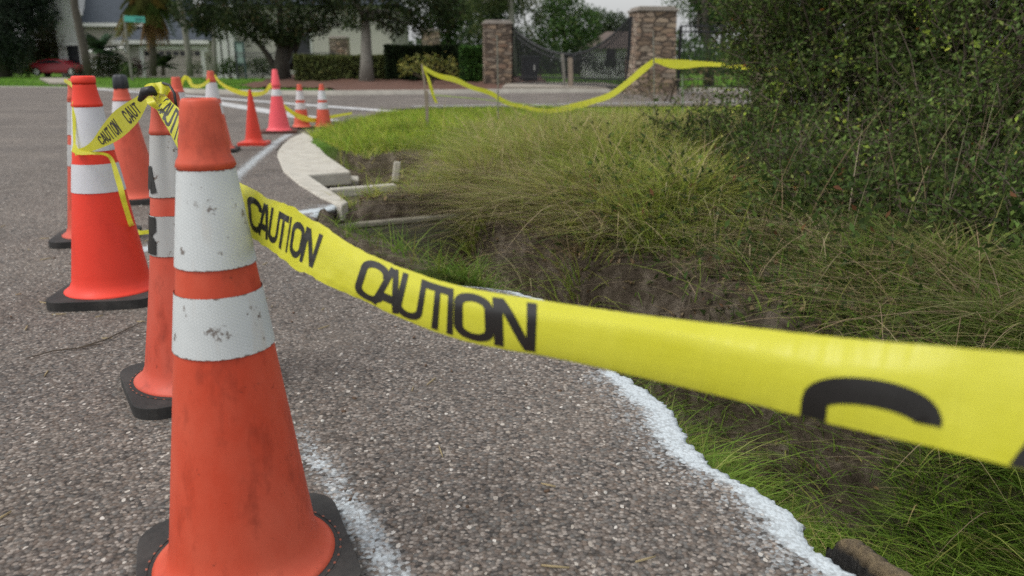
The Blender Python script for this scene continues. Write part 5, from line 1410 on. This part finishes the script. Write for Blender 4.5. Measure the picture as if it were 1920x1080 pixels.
# ---------------------------------------------------------------- red car
def car():
    Y = 64.0; px0, px1 = 60, 166
    x0 = at(px0, 142, Y)[0]; z0 = at(100, 142, Y)[2]; L = 4.7; s_ = (at(px1, 142, Y)[0] - x0) / L
    e = empty('parked_car', (x0 + L * s_ / 2, Y, z0), 0, 'red low saloon car parked in the driveway of the pale house', 'car')
    prof = [(-2.3, .35), (-2.33, .6), (-2.25, .86), (-1.75, .97), (-1.1, 1.22), (-.4, 1.33), (.35, 1.3), (1.0, 1.0), (1.9, .86), (2.25, .7), (2.32, .45), (2.28, .28), (1.85, .25), (1.75, .45), (1.45, .58), (1.15, .45), (1.05, .25), (-1.05, .25), (-1.15, .45), (-1.45, .58), (-1.75, .45), (-1.85, .25)]
    mb = MB(); n_ = len(prof)
    secs = []
    for yy, k in ((-.86, .0), (-.8, .06), (.8, .06), (.86, 0)):
        secs.append([(x * s_, yy * s_ * (1 - .22 * max(0, (z - .9) / .45)), (z + (0 if z < .9 else 0)) * s_) for x, z in prof])
    vs = [p for s in secs for p in s]; fs = []
    for i in range(3):
        for j in range(n_): fs.append((i * n_ + j, i * n_ + (j + 1) % n_, (i + 1) * n_ + (j + 1) % n_, (i + 1) * n_ + j))
    fs.append(tuple(range(n_))[::-1]); fs.append(tuple(3 * n_ + j for j in range(n_)))
    mb.add(vs, fs); mb.build('body', M_carred, e, bevel=.03)
    for sy in (-1, 1):
        mb = MB(); pts = [(-1.4, .98), (-1.0, 1.18), (-.4, 1.26), (.3, 1.23), (.85, 1.0)]
        yy = sy * .86 * s_
        vs = [(x * s_, sy * s_ * (.86 * (1 - .22 * max(0, (z - .9) / .45)) + .012), z * s_) for x, z in pts] + [(x * s_, sy * s_ * (.86 * (1 - .22 * max(0, (z - .9) / .45)) - .03), z * s_) for x, z in pts]
        k = len(pts); mb.add(vs, [tuple(range(k)), tuple(range(k, 2 * k))[::-1]] + [(i, (i + 1) % k, k + (i + 1) % k, k + i) for i in range(k)]); mb.build('side_window', M_glass, e)
    for xx in (-1.45, 1.45):
        for sy in (-1, 1):
            mb = MB(); mb.tube([(xx * s_, sy * .66 * s_, .33 * s_), (xx * s_, sy * .87 * s_, .33 * s_)], .33 * s_, 24); w = mb.build('wheel', M_tyre, e)
            mb = MB(); mb.tube([(xx * s_, sy * .86 * s_, .33 * s_), (xx * s_, sy * .885 * s_, .33 * s_)], .23 * s_, 16); mb.build('rim', M_rim, w)
    mb = MB(); mb.box((-2.3 * s_, -.6 * s_, .75 * s_), (.08, .35, .14)); mb.box((-2.3 * s_, .6 * s_, .75 * s_), (.08, .35, .14)); mb.build('tail_light', simple('tail_lamp', (.5, .05, .05), .2), e)
car()

# ---------------------------------------------------------------- street sign, dark garden sign
def street_sign():
    Y = 40.0; b = on_ground(248, Y); t = Vector(at(232, 27, Y))
    e = empty('street_sign', b, 0, 'leaning grey post with a small teal street name blade in front of the garage', 'street sign')
    mb = MB(); mb.tube([(0, 0, -.1), (t - b) * .5, t - b], .06, 8); mb.build('post', M_greybark, e)
    c0, c1 = Vector(at(234, 35, Y)) - b, Vector(at(273, 37, Y)) - b
    mb = MB(); d = c1 - c0; m_ = (c0 + c1) / 2
    M = Matrix.Rotation(-math.atan2(d.z, d.x), 3, 'Y'); mb.box(m_ + Vector((0, -.08, 0)), (d.length, .02, .27), M=M); bl = mb.build('blade', M_teal, e)
    mb = MB(); m2 = c0 + d * .72; mb.box(m2 + Vector((0, -.095, 0)), (d.length * .36, .008, .13), M=M); mb.build('lettering_patch', M_tealdark, bl)
street_sign()
def garden_sign():
    Y = 44.0; b = on_ground(454, Y)
    e = empty('notice_board', b, 0, 'dark green narrow framed notice board on a post left of the forked oak', 'sign')
    H = at(450, 78, Y)[2] - b.z; w = at(461, 100, Y)[0] - at(445, 100, Y)[0]
    mb = MB()
    for s_ in (-1, 1): mb.box((s_ * w / 2, 0, H * .5 + .0), (.08, .08, H))
    mb.box((0, 0, H - .04), (w - .08, .08, .08)); mb.box((0, 0, H * .4), (w - .08, .08, .08)); mb.build('frame', M_signboard, e)
    mb = MB(); mb.box((0, .01, H * .7), (w - .1, .03, H * .52)); mb.build('board', simple('grey_green_panel', (.22, .3, .28), .5, .4, 3), e)
garden_sign()

# ---------------------------------------------------------------- palms
def palm(label, path, tr, fl, nfr, pal, droop=1.0, Y=None, name='palm_tree', bark=M_palmbark, skirt=0):
    path = [Vector(p) for p in path]; b = path[0]
    e = empty(name, b, 0, label, 'palm')
    if len(path) > 1:
        mb = MB(); mb.tube([p - b for p in path], np.linspace(tr, tr * .75, len(path)), 10); mb.build('trunk', bark, e, smooth=True)
    top = path[-1] - b; V = []; Q = []; T = []
    for k in range(nfr + skirt):
        dead = k >= nfr
        az = k * 2.399; el = random.uniform(-.2, 1.2) if not dead else random.uniform(-1.3, -.7)
        L = fl * random.uniform(.8, 1.1) * (.62 if dead else 1)
        d = np.array([math.cos(az) * math.cos(el), math.sin(az) * math.cos(el), math.sin(el)])
        col = np.array(pick(1, *pal)[0]) if not dead else np.array((.2, .12, .05)) * random.uniform(.7, 1.2)
        side = np.cross(d, [0, 0, 1]); side /= np.linalg.norm(side) + 1e-9
        m_ = 16
        for i in range(1, m_):
            t = i / m_; c = np.array(top) + d * L * t + np.array([0, 0, -1]) * L * droop * .55 * t * t
            for s_ in (-1, 1):
                ll = fl * .3 * (1 - abs(t - .45) * 1.1) ; w = fl * .035
                q = c + side * s_ * ll * .8 + d * ll * .4 + np.array([0, 0, -ll * .45 * droop])
                n0 = len(V); up = np.array([0, 0, 1]) * w * .5 + d * w
                V += [tuple(c - up), tuple(c + up), tuple(q + up * .25), tuple(q - up * .25)]; Q.append((n0, n0 + 1, n0 + 2, n0 + 3)); T += [col * random.uniform(.8, 1.2)] * 4
    link('crown', fastmesh('crown', V, Q, tint=np.array(T)), M_leaf, e)
PG = ([(.05, .08, .025), (.075, .1, .03), (.035, .055, .02), (.12, .11, .04)], [3, 2, 2, 1])
palm('leaning dark palm trunk before the white gable of the pale house', [at(167, 142, 57), at(158, 95, 57), at(148, 50, 57), at(140, 10, 57), at(136, -60, 57), at(134, -120, 57)], .3, 3.6, 18, PG)
palm('palm with browning hanging fronds over the garage, left of the grey palm', [at(287, 142, 52), at(286, 90, 52), at(284, 40, 52), at(282, 2, 52)], .24, 2.3, 52, ([(.075, .1, .03), (.1, .11, .035), (.14, .1, .03)], [3, 2, 2]), 1.7, skirt=30)
palm('tall palm with a pale grey curved trunk at the right of the garage door', [at(357, 143, 50), at(353, 100, 50), at(346, 50, 50), at(336, 0, 50), at(330, -50, 50), at(328, -90, 50)], .2, 2.8, 18, PG, 1.4, bark=M_greybark)
palm('thin straight palm at the corner between the two houses', [at(404, 143, 48), at(402, 100, 48), at(401, 66, 48), at(400, 30, 48)], .14, 2.0, 18, PG, 1.2, bark=M_greybark)
palm('grey-green fan palm low before the pale house wall', [at(186, 130, 60), at(186, 92, 60)], .16, 1.7, 26, ([(.05, .085, .045), (.075, .12, .07), (.035, .06, .03)], [2, 2, 2]), .5)
palm('dark cycad with arching fronds in front of the garage door', [at(306, 142, 56), at(306, 122, 56)], .14, 1.3, 26, ([(.025, .045, .018), (.04, .065, .022)], [2, 2]), .6, name='cycad')

# ---------------------------------------------------------------- trees
def cl_px(lst): return [(at(a, b, c), d) for a, b, c, d in lst]
tree('oak_tree', 'dark spreading forked oak behind the pink cone', 'tree', on_ground(528, 33), [on_ground(528, 33), at(528, 110, 33), at(530, 78, 33)], .34,
     cl_px([(360, 20, 33, .9), (400, 35, 33, .85), (445, 20, 32, .95), (470, 45, 32.5, .75), (520, 30, 32, 1.0), (560, 50, 32, .7), (590, 20, 33, .95), (635, 15, 33, .8), (600, 50, 32.5, .4), (420, -40, 33, 1.2), (520, -40, 33, 1.3), (620, -40, 33, 1.2), (380, 50, 33, .4), (500, 62, 32, .5), (540, 72, 32, .35), (655, 42, 32, .3)]), 1500, .13, OAK, tips=9,
     extra=[([at(524, 140, 33), at(498, 98, 33), at(470, 62, 33)], .15), ([at(530, 125, 33), at(545, 90, 33.2), at(562, 55, 33.2)], .18), ([at(545, 130, 33.3), at(556, 90, 33.3), at(566, 60, 33)], .13)])
tree('oak_tree', 'grey straight-trunked oak standing in the low hedge', 'tree', on_ground(688, 30.5), [on_ground(688, 30.5), at(687, 110, 30.5), at(686, 60, 30.5), at(684, 25, 30.5)], .24,
     cl_px([(700, 5, 30, .75), (750, 25, 30, .7), (800, 20, 30.5, .75), (845, 15, 31, .6), (740, 55, 30.2, .4), (790, 52, 30.5, .4), (650, -20, 30, .8), (730, -40, 30.5, 1.0), (820, -30, 30.5, 1.0), (672, 40, 30.3, .3), (715, 40, 30, .35), (835, 48, 31, .3)]), 1500, .12, OAK, barkm=M_greybark, tips=8)
tree('broadleaf_tree', 'dark tree mass at the left edge of the photo', 'tree', on_ground(5, 62), [on_ground(5, 62), at(5, 60, 62), at(8, 20, 62)], .4,
     cl_px([(-30, 30, 62, 2.2), (10, 50, 62, 2.0), (30, 10, 63, 2.0), (-10, 90, 62, 1.8), (20, 90, 62, 1.6), (72, 25, 64, 1.4), (10, -30, 63, 2.4), (70, -40, 64, 1.8)]), 700, .22, ([(.034, .052, .034), (.048, .068, .042), (.024, .036, .026)], [2, 2, 2]))
tree('broadleaf_tree', 'brownish green spreading tree right behind the red car', 'tree', on_ground(88, 66.5), [on_ground(88, 66.5), at(90, 105, 66.5), at(92, 85, 66.5)], .2,
     cl_px([(70, 80, 66, 1.2), (100, 75, 66, 1.4), (122, 92, 66, .9), (85, 100, 66, 1.0), (55, 100, 66, 1.0), (110, 60, 67, 1.0), (70, 55, 67, 1.0)]), 700, .2, ([(.05, .05, .025), (.035, .045, .02), (.075, .05, .03), (.06, .07, .03)], [2, 3, 1.5, 1]))
tree('broadleaf_tree', 'rounded mid green tree rising behind the middle of the gate', 'tree', on_ground(1062, 52), [on_ground(1062, 52), at(1060, 90, 52), at(1058, 60, 52)], .22,
     cl_px([(1030, 40, 52, 1.1), (1060, 25, 52, 1.4), (1095, 45, 52, 1.1), (1060, 65, 51, 1.2), (1020, 75, 52, .8), (1105, 72, 52, .8), (1045, 0, 52, 1.0), (1080, 85, 51, .7)]), 900, .18, MID)
tree('broadleaf_tree', 'taller tree with hanging foliage between the left gate pillar and the rounded tree', 'tree', on_ground(962, 45), [on_ground(962, 45), at(960, 80, 45), at(958, 20, 45), at(955, -30, 45)], .22,
     cl_px([(900, 10, 45, .9), (935, 8, 45, .6), (945, -20, 45, 1.0), (1000, 5, 46, .7), (990, 60, 46, .5), (1010, 35, 46, .45), (900, 55, 44, .6), (880, 20, 43, .6), (1000, 95, 46, .6), (965, 95, 46, .5)]), 900, .15, ([(.06, .085, .03), (.085, .11, .035), (.04, .06, .022), (.13, .14, .05)], [3, 2, 2, 1]), barkm=M_greybark)
tree('broadleaf_tree', 'smaller far green tree left of the top of the largest stone pillar', 'tree', on_ground(1150, 70), [on_ground(1150, 70), at(1150, 90, 70), at(1150, 70, 70)], .22,
     cl_px([(1130, 45, 70, 1.2), (1155, 50, 70, 1.2), (1175, 60, 70, 1.1), (1125, 75, 70, 1.0), (1165, 85, 70, 1.0), (1110, 30, 71, .8)]), 800, .22, FAR)
tree('broadleaf_tree', 'open tree with sky gaps right of the largest stone pillar', 'tree', on_ground(1330, 30), [on_ground(1330, 30), at(1328, 90, 30), at(1322, 40, 30), at(1318, 0, 30)], .16,
     cl_px([(1290, 5, 30, .6), (1340, 10, 30, .6), (1385, 25, 29, .6), (1330, 45, 30, .3), (1290, 100, 28, .5), (1340, 110, 27, .5), (1310, 75, 30, .28), (1375, 75, 29, .4), (1265, 75, 29.5, .28), (1285, 120, 29, .4), (1330, 90, 29, .45), (1270, 150, 28, .4), (1360, 120, 28, .5), (1270, -20, 30, .8), (1380, -30, 30, .8)]), 1200, .1, MID)
tree('broadleaf_tree', 'thick pale trunk half swallowed by the big shrub', 'tree', (3.9, 12.2, 0), [(3.9, 12.2, 0), at(1432, 100, 12.4), at(1424, 30, 12.4), at(1420, -80, 12.4)], .24,
     cl_px([(1430, -160, 12.4, 1.0), (1560, -120, 12, .9), (1700, -60, 11, .9), (1820, -100, 11, 1.0), (1300, -190, 12, .8)]), 1700, .06, MID, barkm=simple('pale_brown_bark', (.2, .16, .12), .9, .4, 8, bmp=.6))
shrub('yellow_shrub', 'yellowing leafy plant high behind the right end of the big shrub', 'shrub', [(at(1720, 30, 6.0), .2), (at(1760, 15, 6.0), .22), (at(1790, 40, 6.0), .13), (at(1800, 0, 6.1), .2)], 6000, .05, ([(.4, .34, .04), (.3, .3, .05), (.14, .17, .03)], [2, 2, 1]), base=(3.4, 6.0, .1), stem=.012)
shrub('bank_shrub', 'brownish weedy shrub at the foot of the largest stone pillar', 'shrub', [(at(1200, 165, 20), .4), (at(1240, 170, 20), .4), (at(1170, 178, 20), .25), (at(1310, 160, 17), .5), (at(1350, 150, 15), .5)], 700, .07, ([(.16, .13, .06), (.1, .1, .04), (.07, .08, .03), (.22, .17, .1)], [2, 2, 2, 1]))
# woods beyond the houses: one tree each
woods = [(-98, 84, 13), (-84, 90, 14), (-62, 66, 10), (-70, 96, 14), (-58, 88, 13), (-46, 90, 15), (-37, 86, 12), (-28, 92, 14), (-19, 84, 12), (-12, 70, 10), (-5, 64, 10), (-1, 58, 7.5), (18.5, 74, 11), (25, 70, 12), (33, 66, 12), (42, 60, 13), (52, 72, 14), (15, 50, 6.0), (21, 44, 7.5), (30, 40, 9)]
kinds = ['tall dark tree', 'broad dull green tree', 'pale green loose tree', 'narrow deep green tree']
for i, (x, y_, h) in enumerate(woods):
    cls = []
    for k in range(12):
        a = random.uniform(0, 6.28); r_ = random.uniform(.1, .5) * h * .55; z = h * random.uniform(.25, .92)
        cls.append(((x + math.cos(a) * r_, y_ + math.sin(a) * r_ * .6, z), h * random.uniform(.12, .2)))
    side = 'beyond the pale house on the left' if x < -17 else ('behind the oaks and the beige house' if x < 0 else 'beyond the gate to the right')
    tree('woodland_tree', 'tree in the woods ' + side, 'tree', (x, y_, -.3), [(x, y_, -.3), (x + .2, y_, h * .3), (x, y_, h * .6)], .25, cls, 260, .32, [OAK, FAR, MID, FAR][i % 4], group='woodland trees ' + side)
# a low dark thicket below the woods
def thicket():
    n_ = 26000; x = rng.uniform(-85, 70, n_); y_ = 78 + 18 * rng.random(n_) - .02 * x; hh = rng.random(n_) ** 1.3 * (3.0 + 1.2 * vnoise2(x * .25, y_ * .25, 8))
    C = np.stack([x, y_, hh - .4], 1)
    V, Q, tt = leaf_cloud(C, .6, pick(n_, *FAR), .6)
    o = link('woods', fastmesh('woods', V, Q, tint=tt), M_leaf); tag(o, kind='stuff')
thicket()
